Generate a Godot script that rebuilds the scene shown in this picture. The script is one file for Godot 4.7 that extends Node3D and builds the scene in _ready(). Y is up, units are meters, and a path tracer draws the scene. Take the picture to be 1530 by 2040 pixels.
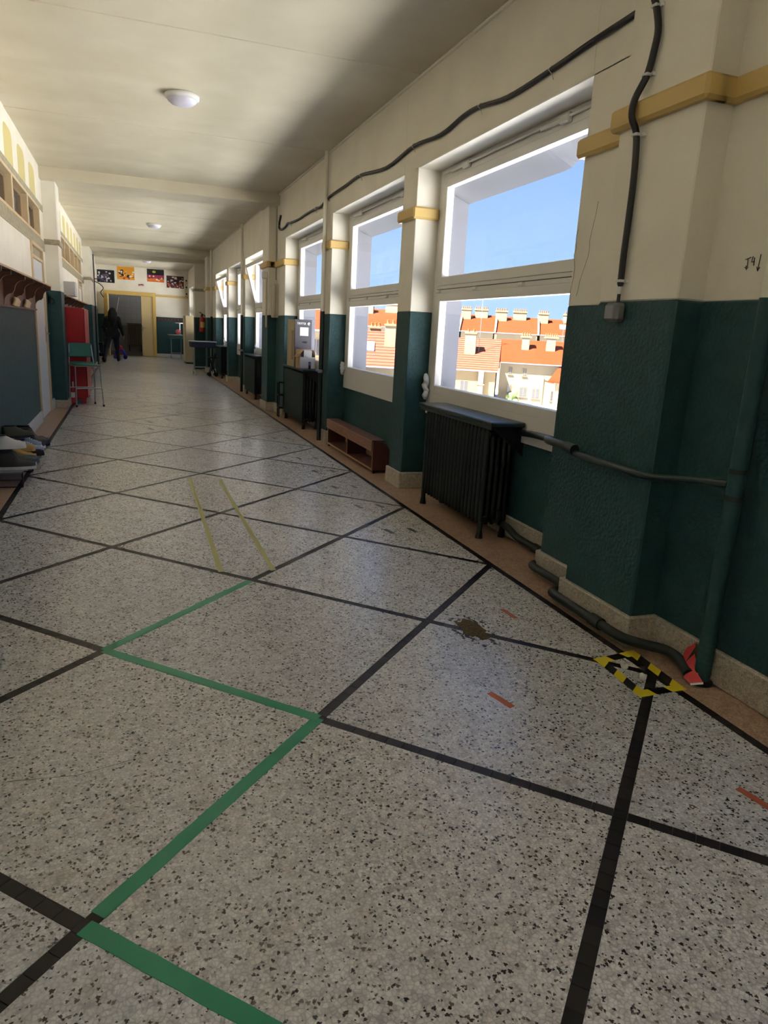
extends Node3D
# A school corridor: terrazzo floor, windows over a town on the right, classrooms on the left.
# Axes: -z runs down the corridor, +x towards the windows, y up, metres.

const CEIL := 3.43
const XL := -3.24       # left wall face
const XP := 0.21        # face of the window piers
const XF := 0.07        # face of the big pilasters
const XW := 0.42        # face of the window frames
const XO := 0.73        # outer face of the facade
const DADO := 1.58
const DADO_L := 1.745
const BACK := 8.4       # end of the corridor behind the camera
const ENDZ := -28.75

var M := {}
var T := Transform3D.IDENTITY
var used := {}
var rng := RandomNumberGenerator.new()

func _ready():
	rng.seed = 4711
	set_camera_and_light()
	make_materials()
	build_floor()
	build_right_wall()
	build_left_wall()
	build_ceiling()
	build_portal_and_end()
	build_windows()
	build_radiators()
	build_pipes_and_cables()
	build_left_things()
	build_right_things()
	build_far_things()
	build_person()
	build_floor_marks()
	build_town()

func set_camera_and_light():
	var cam := Camera3D.new()
	cam.name = "camera"
	cam.fov = 71.968
	cam.near = 0.05
	cam.far = 2000.0
	cam.position = Vector3(-2.107, 1.373, 2.242)
	# yaw, pitch, roll in the order Y, X, Z
	cam.basis = Basis(Vector3.UP, -0.350028) * Basis(Vector3.RIGHT, -0.2465) * Basis(Vector3.BACK, 0.0540915)
	add_child(cam)
	cam.current = true
	var we := WorldEnvironment.new()
	we.name = "world_environment"
	var e := Environment.new()
	e.background_mode = Environment.BG_SKY
	var sky := Sky.new()
	var sm := ProceduralSkyMaterial.new()
	sm.sky_top_color = Color(0.255, 0.372, 0.565)
	sm.sky_horizon_color = Color(0.425, 0.515, 0.600)
	sm.sky_curve = 0.16
	sm.ground_horizon_color = Color(0.62, 0.60, 0.56)
	sm.ground_bottom_color = Color(0.45, 0.42, 0.38)
	sm.sky_energy_multiplier = 1.0
	sm.sun_angle_max = 20.0
	sky.sky_material = sm
	e.sky = sky
	e.tonemap_mode = Environment.TONE_MAPPER_LINEAR
	e.tonemap_exposure = 3.9
	e.sdfgi_enabled = true
	e.ssao_enabled = true
	e.ssil_enabled = true
	we.environment = e
	add_child(we)
	var sun := DirectionalLight3D.new()
	sun.name = "sun"
	sun.light_color = Color(1.0, 0.985, 0.96)
	sun.light_energy = 6.0
	sun.light_angular_distance = 0.53
	sun.shadow_enabled = true
	sun.sky_mode = DirectionalLight3D.SKY_MODE_LIGHT_ONLY
	add_child(sun)
	# the sun stands over the roof of the school, to the left of the corridor
	sun.look_at_from_position(Vector3.ZERO, Vector3(0.56, -0.82, -0.10), Vector3.UP)

# ---------------------------------------------------------------- helpers
func numbered(called):
	if not used.has(called):
		used[called] = 0
		return called
	used[called] += 1
	return "%s_%03d" % [called, used[called]]

func thing(called, label, category, at = Vector3.ZERO, group = ""):
	var o := Node3D.new()
	o.name = numbered(called)
	o.position = at
	o.set_meta("label", label)
	o.set_meta("category", category)
	if group != "":
		o.set_meta("group", group)
	add_child(o)
	return o

func struct(called, label = "", category = ""):
	var o := Node3D.new()
	o.name = numbered(called)
	o.set_meta("kind", "structure")
	if label != "":
		o.set_meta("label", label)
	if category != "":
		o.set_meta("category", category)
	add_child(o)
	return o

func new_st():
	var st := SurfaceTool.new()
	st.begin(Mesh.PRIMITIVE_TRIANGLES)
	st.set_smooth_group(-1)
	return st

func offset_of(n):
	var p := Vector3.ZERO
	while n != null and n != self:
		p += n.position
		n = n.get_parent()
	return p

# geometry is written in world coordinates; the node's own place is taken off again
func part(parent, called, st, mat, local = false, label = ""):
	var mi := MeshInstance3D.new()
	mi.name = called
	st.generate_normals()
	mi.mesh = st.commit()
	mi.material_override = mat
	parent.add_child(mi, true)
	if not local:
		mi.position = -offset_of(parent)
	if label != "":
		mi.set_meta("label", label)
	return mi

func piece(parent, called, mesh, mat, xf):
	var mi := MeshInstance3D.new()
	mi.name = called
	mi.mesh = mesh
	mi.material_override = mat
	mi.transform = xf
	parent.add_child(mi, true)
	return mi

func mesh_of(st):
	st.generate_normals()
	return st.commit()

func single(called, label, category, st, mat, at = Vector3.ZERO, group = "", local = false):
	var mi := MeshInstance3D.new()
	mi.name = numbered(called)
	st.generate_normals()
	mi.mesh = st.commit()
	mi.material_override = mat
	mi.set_meta("label", label)
	mi.set_meta("category", category)
	if group != "":
		mi.set_meta("group", group)
	add_child(mi)
	mi.position = at
	return mi

func tri(st, a, b, c, out):
	var n = (a - c).cross(a - b)
	if n.dot(out) < 0.0:
		var t = b
		b = c
		c = t
	st.add_vertex(T * a)
	st.add_vertex(T * b)
	st.add_vertex(T * c)

func quad(st, a, b, c, d, out):
	tri(st, a, b, c, out)
	tri(st, a, c, d, out)

func bb(st, lo, hi, bev = 0.0):
	st.set_smooth_group(-1)
	var l := Vector3(minf(lo.x, hi.x), minf(lo.y, hi.y), minf(lo.z, hi.z))
	var g := Vector3(maxf(lo.x, hi.x), maxf(lo.y, hi.y), maxf(lo.z, hi.z))
	var c = (l + g) * 0.5
	var h = (g - l) * 0.5
	var b = minf(bev, minf(h.x, minf(h.y, h.z)) * 0.95)
	var ex := [Vector3.RIGHT, Vector3.UP, Vector3.BACK]
	var pt = func(k, s):
		var q := Vector3.ZERO
		for m in 3:
			q[m] = s[m] * (h[m] if m == k else h[m] - b)
		return c + q
	for k in 3:
		var m = (k + 1) % 3
		var n = (k + 2) % 3
		for sg in [-1.0, 1.0]:
			var cs := []
			for uv in [[-1.0, -1.0], [1.0, -1.0], [1.0, 1.0], [-1.0, 1.0]]:
				var s := Vector3.ZERO
				s[k] = sg
				s[m] = uv[0]
				s[n] = uv[1]
				cs.append(pt.call(k, s))
			quad(st, cs[0], cs[1], cs[2], cs[3], ex[k] * sg)
	if b <= 0.0:
		return
	for k in 3:
		var m = (k + 1) % 3
		var n = (k + 2) % 3
		for sm_ in [-1.0, 1.0]:
			for sn in [-1.0, 1.0]:
				var s0 := Vector3.ZERO
				s0[k] = -1.0
				s0[m] = sm_
				s0[n] = sn
				var s1 = s0
				s1[k] = 1.0
				quad(st, pt.call(m, s0), pt.call(m, s1), pt.call(n, s1), pt.call(n, s0), ex[m] * sm_ + ex[n] * sn)
	for sx in [-1.0, 1.0]:
		for sy in [-1.0, 1.0]:
			for sz in [-1.0, 1.0]:
				var s := Vector3(sx, sy, sz)
				tri(st, pt.call(0, s), pt.call(1, s), pt.call(2, s), s)

func box_part(parent, called, lo, hi, mat, bev = 0.0, label = ""):
	var st = new_st()
	bb(st, lo, hi, bev)
	return part(parent, called, st, mat, false, label)

func tube(st, pts, r, n = 10, caps = true):
	st.set_smooth_group(0)
	var k = pts.size()
	var rings := []
	var up := Vector3.UP
	var prev := Vector3.ZERO
	for i in k:
		var d: Vector3
		if i == 0:
			d = pts[1] - pts[0]
		elif i == k - 1:
			d = pts[k - 1] - pts[k - 2]
		else:
			d = (pts[i + 1] - pts[i]).normalized() + (pts[i] - pts[i - 1]).normalized()
		d = d.normalized()
		if i == 0:
			if absf(d.y) > 0.9:
				up = Vector3.RIGHT
			up = (up - d * up.dot(d)).normalized()
		else:
			up = (up - d * up.dot(d)).normalized()
		prev = d
		var side = d.cross(up)
		var rr = r[i] if r is Array else r
		var ring := []
		for j in n:
			var a = TAU * j / n
			ring.append(pts[i] + (up * cos(a) + side * sin(a)) * rr)
		rings.append(ring)
	for i in k - 1:
		for j in n:
			var j2 = (j + 1) % n
			var mid = (rings[i][j] + rings[i][j2] + rings[i + 1][j] + rings[i + 1][j2]) * 0.25
			quad(st, rings[i][j], rings[i][j2], rings[i + 1][j2], rings[i + 1][j], mid - (pts[i] + pts[i + 1]) * 0.5)
	if caps:
		st.set_smooth_group(-1)
		for e in [0, k - 1]:
			var out = (pts[0] - pts[1]) if e == 0 else (pts[k - 1] - pts[k - 2])
			for j in range(1, n - 1):
				tri(st, rings[e][0], rings[e][j], rings[e][j + 1], out)

func smooth_path(pts, sub = 5):
	var out := []
	var k = pts.size()
	for i in k - 1:
		var p0 = pts[maxi(i - 1, 0)]
		var p3 = pts[mini(i + 2, k - 1)]
		for s in sub:
			out.append(pts[i].cubic_interpolate(pts[i + 1], p0, p3, float(s) / sub))
	out.append(pts[k - 1])
	return out

func lathe(st, prof, n, at, smooth = true):
	st.set_smooth_group(0 if smooth else -1)
	for i in prof.size() - 1:
		for j in n:
			var a0 = TAU * j / n
			var a1 = TAU * (j + 1) / n
			var d0 = Vector3(cos(a0), 0, sin(a0))
			var d1 = Vector3(cos(a1), 0, sin(a1))
			var p: Vector2 = prof[i]
			var q: Vector2 = prof[i + 1]
			var nrm = (d0 + d1) * (q.y - p.y) + Vector3.UP * 2.0 * (p.x - q.x)
			if p.x > 0.0001:
				tri(st, at + d0 * p.x + Vector3.UP * p.y, at + d1 * p.x + Vector3.UP * p.y, at + d1 * q.x + Vector3.UP * q.y, nrm)
			if q.x > 0.0001:
				tri(st, at + d0 * p.x + Vector3.UP * p.y, at + d1 * q.x + Vector3.UP * q.y, at + d0 * q.x + Vector3.UP * q.y, nrm)

func m3(axis, u, v, t):
	if axis == 0:
		return Vector3(t, v, u)
	if axis == 1:
		return Vector3(u, t, v)
	return Vector3(u, v, t)

func prism(st, poly, axis, t0, t1):
	st.set_smooth_group(-1)
	var pv := PackedVector2Array(poly)
	var idx = Geometry2D.triangulate_polygon(pv)
	var ax: Vector3 = [Vector3.RIGHT, Vector3.UP, Vector3.BACK][axis]
	for i in range(0, idx.size(), 3):
		var a = pv[idx[i]]
		var b = pv[idx[i + 1]]
		var c = pv[idx[i + 2]]
		tri(st, m3(axis, a.x, a.y, t0), m3(axis, b.x, b.y, t0), m3(axis, c.x, c.y, t0), -ax if t1 > t0 else ax)
		tri(st, m3(axis, a.x, a.y, t1), m3(axis, b.x, b.y, t1), m3(axis, c.x, c.y, t1), ax if t1 > t0 else -ax)
	var area := 0.0
	for i in pv.size():
		var a = pv[i]
		var b = pv[(i + 1) % pv.size()]
		area += a.x * b.y - b.x * a.y
	for i in pv.size():
		var a = pv[i]
		var b = pv[(i + 1) % pv.size()]
		var nn = Vector2(b.y - a.y, a.x - b.x) * signf(area)
		quad(st, m3(axis, a.x, a.y, t0), m3(axis, b.x, b.y, t0), m3(axis, b.x, b.y, t1), m3(axis, a.x, a.y, t1), m3(axis, nn.x, nn.y, 0.0))

func disc_z(st, c, r, t, n = 20):
	var p := []
	for j in n:
		p.append(Vector2(c.x + cos(TAU * j / n) * r, c.y + sin(TAU * j / n) * r))
	prism(st, p, 2, c.z, c.z + t)
# ---------------------------------------------------------------- materials
func col(r, g, b):
	return Color(r / 255.0, g / 255.0, b / 255.0)

func mat(c, rough = 0.7, metal = 0.0):
	var m := StandardMaterial3D.new()
	m.albedo_color = c
	m.roughness = rough
	m.metallic = metal
	return m

# a seamless noise picture turned into a texture between two tones
func noise_tex(size, freq, kind, lo, hi, oct = 3, seed_ = 1, gamma = 1.0):
	var n := FastNoiseLite.new()
	n.seed = seed_
	n.noise_type = kind
	n.frequency = freq
	n.fractal_octaves = oct
	if kind == FastNoiseLite.TYPE_CELLULAR:
		n.fractal_type = FastNoiseLite.FRACTAL_NONE
		n.cellular_return_type = FastNoiseLite.RETURN_DISTANCE
	var im := n.get_seamless_image(size, size)
	im.convert(Image.FORMAT_L8)
	var d := im.get_data()
	var out := PackedByteArray()
	out.resize(size * size * 3)
	var lut := PackedByteArray()
	lut.resize(768)
	for i in 256:
		var c: Color = lo.lerp(hi, pow(i / 255.0, gamma))
		lut[i * 3] = int(c.r * 255)
		lut[i * 3 + 1] = int(c.g * 255)
		lut[i * 3 + 2] = int(c.b * 255)
	for i in d.size():
		var k := d[i] * 3
		out[i * 3] = lut[k]
		out[i * 3 + 1] = lut[k + 1]
		out[i * 3 + 2] = lut[k + 2]
	return ImageTexture.create_from_image(Image.create_from_data(size, size, false, Image.FORMAT_RGB8, out))

func tri_mat(tex, metres, rough, bump = null, bump_cm = 0.0):
	var m := StandardMaterial3D.new()
	m.albedo_texture = tex
	m.roughness = rough
	m.uv1_triplanar = true
	m.uv1_world_triplanar = true
	m.uv1_scale = Vector3.ONE / metres
	if bump != null:
		m.heightmap_enabled = true
		m.heightmap_texture = bump
		m.heightmap_scale = bump_cm
	return m

func rough_tex(m, tex):
	m.roughness_texture = tex
	m.roughness_texture_channel = BaseMaterial3D.TEXTURE_CHANNEL_RED
	m.roughness = 1.0

# terrazzo: pale marble crumbs in light cement with scattered dark chips
func terrazzo(size, seed_, base_lo, base_hi, chips, chip_lo, chip_hi, chip_px):
	var n := FastNoiseLite.new()
	n.seed = seed_
	n.noise_type = FastNoiseLite.TYPE_CELLULAR
	n.fractal_type = FastNoiseLite.FRACTAL_NONE
	n.cellular_return_type = FastNoiseLite.RETURN_DISTANCE2_SUB
	n.frequency = 0.085
	var im := n.get_seamless_image(size, size)
	im.convert(Image.FORMAT_L8)
	var n2 := FastNoiseLite.new()
	n2.seed = seed_ + 5
	n2.noise_type = FastNoiseLite.TYPE_CELLULAR
	n2.fractal_type = FastNoiseLite.FRACTAL_NONE
	n2.cellular_return_type = FastNoiseLite.RETURN_CELL_VALUE
	n2.frequency = 0.085
	var im2 := n2.get_seamless_image(size, size)
	im2.convert(Image.FORMAT_L8)
	var d := im.get_data()
	var d2 := im2.get_data()
	# walked-in dirt: broad brownish patches
	var n3 := FastNoiseLite.new()
	n3.seed = seed_ + 8
	n3.noise_type = FastNoiseLite.TYPE_SIMPLEX_SMOOTH
	n3.frequency = 0.006
	n3.fractal_octaves = 4
	var im3 := n3.get_seamless_image(size, size)
	im3.convert(Image.FORMAT_L8)
	var d3 := im3.get_data()
	var out := PackedByteArray()
	out.resize(size * size * 3)
	for i in d.size():
		var s3: float = clampf((d3[i] - 128.0) / 110.0, 0.0, 1.0)
		var e: float = clampf(d[i] / 70.0, 0.0, 1.0)          # 0 in the cement between crumbs
		var t: float = d2[i] / 255.0
		var f: float = 0.55 * t + 0.45 * e
		out[i * 3] = int(255 * lerpf(base_lo.r, base_hi.r, f) * (1.0 - 0.06 * s3))
		out[i * 3 + 1] = int(255 * lerpf(base_lo.g, base_hi.g, f) * (1.0 - 0.08 * s3))
		out[i * 3 + 2] = int(255 * lerpf(base_lo.b, base_hi.b, f) * (1.0 - 0.10 * s3))
	var r := RandomNumberGenerator.new()
	r.seed = seed_ + 99
	for k in chips:
		var cx := r.randi_range(0, size - 1)
		var cy := r.randi_range(0, size - 1)
		var rad: float = chip_px * lerpf(0.45, 1.25, pow(r.randf(), 1.6))
		var ang := r.randf() * TAU
		var el := r.randf_range(1.0, 1.9)
		var p1 := r.randf() * TAU
		var c: Color = chip_lo.lerp(chip_hi, pow(r.randf(), 1.5))
		var R := int(rad * el) + 1
		for y in range(-R, R + 1):
			for x in range(-R, R + 1):
				var u := x * cos(ang) + y * sin(ang)
				var w := (-x * sin(ang) + y * cos(ang)) * el
				var th := atan2(w, u)
				var lim := rad * (1.0 + 0.22 * sin(3.0 * th + p1) + 0.15 * sin(5.0 * th + 2.0 * p1))
				if u * u / el + w * w / el < lim * lim / el * 1.0:
					var q: int = (((cy + y + size) % size) * size + (cx + x + size) % size) * 3
					out[q] = int(c.r * 255)
					out[q + 1] = int(c.g * 255)
					out[q + 2] = int(c.b * 255)
	return ImageTexture.create_from_image(Image.create_from_data(size, size, false, Image.FORMAT_RGB8, out))

func make_materials():
	var SX := FastNoiseLite.TYPE_SIMPLEX_SMOOTH
	var peel = noise_tex(512, 0.05, SX, Color.BLACK, Color.WHITE, 2, 3)
	# floor
	var tz = terrazzo(1536, 21, col(157, 158, 160), col(230, 231, 232), 6400, col(44, 40, 38), col(128, 118, 108), 4.6)
	M.terrazzo = []
	for k in 3:
		var m := StandardMaterial3D.new()
		m.albedo_texture = tz
		m.albedo_color = [col(255, 252, 248), col(248, 245, 242), col(255, 249, 240)][k]
		m.roughness = 0.25
		m.metallic_specular = 0.5
		M.terrazzo.append(m)
	var bt = terrazzo(512, 33, col(140, 112, 92), col(196, 164, 138), 900, col(96, 74, 60), col(214, 190, 168), 3.0)
	M.border = tri_mat(bt, 0.5, 0.34)
	var st = terrazzo(512, 35, col(150, 140, 124), col(206, 196, 178), 700, col(90, 82, 74), col(220, 212, 200), 3.0)
	M.skirting = tri_mat(st, 0.5, 0.5)
	M.skirting_white = mat(col(206, 206, 204), 0.5)
	M.strip = [mat(col(36, 30, 28), 0.42), mat(col(42, 36, 34), 0.44), mat(col(31, 27, 26), 0.4)]
	for m in M.strip:
		m.metallic_specular = 0.4
	M.grout = mat(col(120, 112, 104), 0.9)
	# walls
	M.cream = tri_mat(noise_tex(512, 0.008, SX, col(233, 225, 206), col(243, 236, 219), 4, 5), 2.4, 0.62)
	M.ceiling = tri_mat(noise_tex(512, 0.006, SX, col(210, 199, 172), col(224, 214, 189), 4, 9), 3.5, 0.8)
	M.green = tri_mat(noise_tex(512, 0.01, SX, col(40, 71, 72), col(48, 82, 84), 3, 6), 0.7, 0.55, peel, 0.3)
	M.green.metallic_specular = 0.4
	M.green_smooth = mat(col(26, 46, 45), 0.36)
	M.cover = mat(col(26, 44, 43), 0.6)
	M.cover.metallic_specular = 0.3
	M.yellow = mat(col(214, 180, 108), 0.5)
	M.stone_band = tri_mat(noise_tex(256, 0.03, SX, col(146, 136, 110), col(186, 175, 146), 4, 8), 0.6, 0.7)
	M.stripe = mat(col(214, 197, 130), 0.6)
	M.facade = tri_mat(noise_tex(256, 0.01, SX, col(110, 110, 118), col(120, 120, 128), 4, 12), 2.0, 0.85)
	# window plastic, glass
	M.pvc = mat(col(226, 221, 212), 0.35)
	M.pvc_dark = mat(col(60, 56, 52), 0.5)
	M.glass = mat(Color(0.96, 0.98, 1.0, 0.05), 0.0)
	M.glass.metallic_specular = 0.2
	M.glass.transparency = BaseMaterial3D.TRANSPARENCY_ALPHA
	# metals, paints
	M.iron = mat(col(25, 34, 33), 0.48)
	M.iron_dark = mat(col(22, 27, 28), 0.45)
	M.black = mat(col(22, 21, 22), 0.5)
	M.cable = mat(col(26, 24, 26), 0.42)
	M.white = mat(col(228, 226, 222), 0.45)
	M.lamp_dome = mat(col(214, 210, 222), 0.3)
	M.steel = mat(col(176, 176, 178), 0.3, 0.9)
	M.grey_plastic = mat(col(120, 120, 122), 0.45)
	M.grey_light = mat(col(146, 146, 148), 0.4)
	var wg = noise_tex(256, 0.02, SX, col(72, 44, 28), col(100, 64, 42), 4, 14)
	M.wood_brown = tri_mat(wg, 0.8, 0.45)
	M.wood_brown.uv1_scale = Vector3(1.2, 1.2, 6.0)
	M.wood_edge = mat(col(186, 150, 112), 0.5)
	M.wood_mid = tri_mat(noise_tex(256, 0.02, SX, col(132, 88, 60), col(156, 108, 76), 4, 15), 0.8, 0.5)
	M.wood_mid.uv1_scale = Vector3(8.0, 8.0, 1.0)
	M.wood_red = mat(col(88, 48, 40), 0.5)
	M.tan_frame = mat(col(214, 190, 150), 0.5)
	M.tan_dark = mat(col(140, 116, 84), 0.55)
	M.red = mat(col(176, 26, 34), 0.34)
	M.red_bright = mat(col(206, 52, 58), 0.5)
	M.chair_green = mat(col(28, 110, 98), 0.4)
	M.door_white = mat(col(222, 224, 226), 0.4)
	M.door_yellow = mat(col(228, 205, 150), 0.45)
	M.frame_yellow = mat(col(222, 188, 104), 0.5)
	M.beige = mat(col(176, 158, 118), 0.5)
	M.cardboard = tri_mat(noise_tex(256, 0.02, SX, col(176, 142, 104), col(194, 160, 120), 3, 16), 0.5, 0.8)
	M.carton_grey = mat(col(86, 82, 88), 0.6)
	M.paper = mat(col(228, 226, 236), 0.7)
	M.foam = tri_mat(noise_tex(256, 0.04, SX, col(206, 204, 200), col(236, 234, 230), 3, 17), 0.2, 0.8, peel, 0.3)
	M.tape_green = mat(col(34, 142, 102), 0.34)
	M.tape_yellow = mat(col(172, 167, 104), 0.5)
	M.tape_brown = mat(col(176, 92, 62), 0.6)
	M.tape_black = mat(col(40, 36, 46), 0.4)
	M.hazard_yellow = mat(col(226, 204, 40), 0.4)
	M.hazard_black = mat(col(20, 20, 22), 0.4)
	M.earth = tri_mat(noise_tex(256, 0.05, SX, col(58, 46, 26), col(122, 102, 64), 4, 18), 0.25, 0.9, peel, 0.4)
	M.plug = mat(col(204, 202, 190), 0.4)
	M.ink = mat(col(40, 34, 30), 0.7)
	M.floor_dark = mat(col(92, 74, 62), 0.5)
	M.room_grey = mat(col(176, 172, 168), 0.7)
	# town
	M.roof = tri_mat(noise_tex(512, 0.02, SX, col(94, 37, 19), col(104, 44, 24), 4, 19), 12.0, 0.85)
	M.roof_salmon = tri_mat(noise_tex(512, 0.02, SX, col(104, 55, 43), col(114, 63, 51), 4, 20), 12.0, 0.85)
	M.render = tri_mat(noise_tex(256, 0.01, SX, col(112, 101, 82), col(122, 111, 92), 4, 22), 8.0, 0.9)
	M.render_warm = mat(col(116, 100, 76), 0.9)
	M.zinc = mat(col(92, 96, 104), 0.5)
	M.pot = mat(col(140, 72, 28), 0.8)
	M.shade_window = mat(col(58, 54, 54), 0.15)
	M.hill = tri_mat(noise_tex(256, 0.02, SX, col(78, 68, 50), col(100, 86, 64), 4, 23), 60.0, 1.0)
	M.street = mat(col(208, 212, 216), 0.95)
	for m in [M.roof, M.roof_salmon, M.render, M.render_warm, M.street, M.hill]:
		m.metallic_specular = 0.05      # old clay and lime are dead matt
	M.bush = mat(col(92, 106, 54), 0.9)
# ---------------------------------------------------------------- floor
const FA := 0.75
const FC := 0.7565
const SW := 0.042     # width of the dark tile strips

func lat(i, j):
	return Vector3(-(i - j) * FA, 0, -(i + j) * FC)

func panel_mesh(poly, seed_):
	# a terrazzo slab: its top face with its own place in the terrazzo sheet, and its sides
	var r := RandomNumberGenerator.new()
	r.seed = seed_
	var off := Vector2(r.randf(), r.randf())
	var rot := r.randf() * TAU
	var c := Vector2.ZERO
	for p in poly:
		c += p
	c /= poly.size()
	var st = new_st()
	var uvof = func(p): return (p.rotated(rot)) / 1.55 + off
	var n = poly.size()
	for i in range(1, n - 1):
		var t3 := [poly[0], poly[i], poly[i + 1]]
		var a = Vector3(t3[0].x, 0, t3[0].y)
		var b = Vector3(t3[1].x, 0, t3[1].y)
		var cc = Vector3(t3[2].x, 0, t3[2].y)
		if (a - cc).cross(a - b).y < 0:
			t3 = [poly[0], poly[i + 1], poly[i]]
		for q in t3:
			st.set_uv(uvof.call(q))
			st.add_vertex(Vector3(q.x, 0, q.y))
	for i in n:
		var a = poly[i]
		var b = poly[(i + 1) % n]
		var mid = (a + b) * 0.5 - c
		var p0 = Vector3(a.x, 0, a.y)
		var p1 = Vector3(b.x, 0, b.y)
		var dn = Vector3(0, -0.012, 0)
		st.set_uv(uvof.call(a))
		quad(st, p0, p1, p1 + dn, p0 + dn, Vector3(mid.x, 0, mid.y))
	return mesh_of(st)

func build_floor():
	var f = struct("floor", "speckled terrazzo floor laid in diamonds between dark tile strips", "floor")
	box_part(f, "bedding", Vector3(-3.5, -0.35, BACK + 0.3), Vector3(0.9, -0.010, -35.5), M.grout)
	var g = SW * 0.5 * 1.41421356
	# diamonds and the half diamonds along both borders; g is the inset along a diagonal
	var dia := PackedVector2Array([Vector2(0, FC - g), Vector2(FA - g, 0), Vector2(0, -FC + g), Vector2(-FA + g, 0)])
	var h = SW * 0.5
	var hb = h * 2.41421
	var tri_r := PackedVector2Array([Vector2(-h, FC - hb), Vector2(-h, -FC + hb), Vector2(-FA + g, 0)])
	var tri_l := PackedVector2Array([Vector2(h, FC - hb), Vector2(FA - g, 0), Vector2(h, -FC + hb)])
	var kinds := [[], [], []]
	for k in 7:
		kinds[0].append(panel_mesh(dia, 100 + k))
	for k in 4:
		kinds[1].append(panel_mesh(tri_r, 200 + k))
		kinds[2].append(panel_mesh(tri_l, 300 + k))
	var n := 0
	var edges := []
	for s in range(-12, 39):
		for d in range(0, 5):
			if posmod(s + d, 2) != 0:
				continue
			# node (i, j) with i + j = s, i - j = d; the cell whose middle lies one step on
			var i = (s + d) / 2
			var j = (s - d) / 2
			var mid = lat(i + 0.5, j + 0.5)
			if mid.z < BACK and mid.z > ENDZ + 0.6:
				var kind = 0
				var at = mid
				if d == 0:
					kind = 1
					at = Vector3(0, 0, mid.z)
				elif d == 4:
					kind = 2
					at = Vector3(-4 * FA, 0, mid.z)
				var ms = kinds[kind]
				piece(f, "terrazzo_panel", ms[(n * 5 + d) % ms.size()], M.terrazzo[(n * 7 + d * 3) % 3], Transform3D(Basis.IDENTITY, at))
				n += 1
			if d < 4:
				edges.append([lat(i, j), lat(i + 1, j)])
			if d > 0:
				edges.append([lat(i, j), lat(i, j + 1)])
	# strips of small dark tiles
	var tiles := []      # [middle, angle]
	var cam := Vector3(-2.1, 0, 2.24)
	for e in edges:
		var a = e[0]
		var b = e[1]
		var dv = (b - a)
		var len_ = dv.length()
		dv = dv / len_
		var m = 16
		var step_ = (len_ - SW) / m
		for k in m:
			tiles.append([a + dv * (SW * 0.5 + step_ * (k + 0.5)), atan2(-dv.z, dv.x), step_ - 0.0016])
	for s in range(-12, 39):
		for d in range(0, 5):
			if posmod(s + d, 2) == 0 and d > 0 and d < 4:
				tiles.append([lat((s + d) / 2.0, (s - d) / 2.0), PI / 4.0, SW - 0.0012])
	var zz = BACK
	while zz > ENDZ + 0.1:
		for x in [0.0, -4 * FA]:
			tiles.append([Vector3(x, 0, zz), PI / 2.0, 0.0624])
		zz -= 0.064
	var keep := []
	for t in tiles:
		var p: Vector3 = t[0]
		if p.z < BACK and p.z > ENDZ + 0.05 and p.x < 0.01 and p.x > -3.01:
			keep.append(t)
	# the ones that show largest: ahead of the camera, nearest first
	keep.sort_custom(func(a, b): return tile_rank(a[0], cam) < tile_rank(b[0], cam))
	var tm := {}
	var rest = new_st()
	for k in keep.size():
		var t = keep[k]
		if k < 300:
			var key = snappedf(t[2], 0.0001)
			if not tm.has(key):
				var s1 = new_st()
				bb(s1, Vector3(-key / 2, -0.012, -SW / 2 + 0.0006), Vector3(key / 2, 0.0, SW / 2 - 0.0006), 0.0008)
				tm[key] = mesh_of(s1)
			piece(f, "strip_tile", tm[key], M.strip[(k * 7) % 3], Transform3D(Basis(Vector3.UP, t[1]), t[0] + Vector3(0, -0.0004, 0)))
		else:
			T = Transform3D(Basis(Vector3.UP, t[1]), t[0] + Vector3(0, -0.0004, 0))
			bb(rest, Vector3(-t[2] / 2, -0.012, -SW / 2 + 0.0006), Vector3(t[2] / 2, 0.0, SW / 2 - 0.0006))
	T = Transform3D.IDENTITY
	var rs = part(f, "strip_tiling", rest, M.strip[0])
	rs.set_meta("kind", "stuff")
	# plain reddish borders along the walls
	box_part(f, "border_right", Vector3(SW / 2, -0.012, BACK), Vector3(0.5, 0.0, ENDZ), M.border)
	box_part(f, "border_left", Vector3(-3.3, -0.012, BACK), Vector3(-4 * FA - SW / 2, 0.0, ENDZ), M.border)
	# threshold strip in front of the end wall and the dark floor of the room behind it
	box_part(f, "end_border", Vector3(-3.0 + SW / 2, -0.012, ENDZ + 0.5), Vector3(-SW / 2, 0.0006, ENDZ), M.border)
	box_part(f, "room_floor", Vector3(-4.4, -0.012, ENDZ - 0.02), Vector3(0.2, 0.001, -33.6), M.floor_dark)

func tile_rank(p, cam):
	var d = p - cam
	var ahead = d.z < -0.5 and d.x > -0.55 - 0.16 * absf(d.z) and d.x < 1.25 * absf(d.z)
	return d.length() + (0.0 if ahead else 100.0)

# ---------------------------------------------------------------- right wall
var WINDOWS := [
	# near edge, far edge, tilted sash
	[-1.297, -3.72, 0.0], [-4.05, -6.42, 0.0], [-6.75, -9.17, 0.0],
	[-10.87, -13.29, 15.0], [-13.62, -15.99, 0.0], [-16.32, -18.74, 15.0],
	[-25.60, -28.10, 0.0], [-22.35, -24.85, 0.0],
	[3.05, 0.80, 0.0], [5.55, 3.30, 0.0], [8.10, 5.80, 0.0]]
var PILASTERS := [[-0.275, -0.82], [-9.85, -10.40]]

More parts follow.
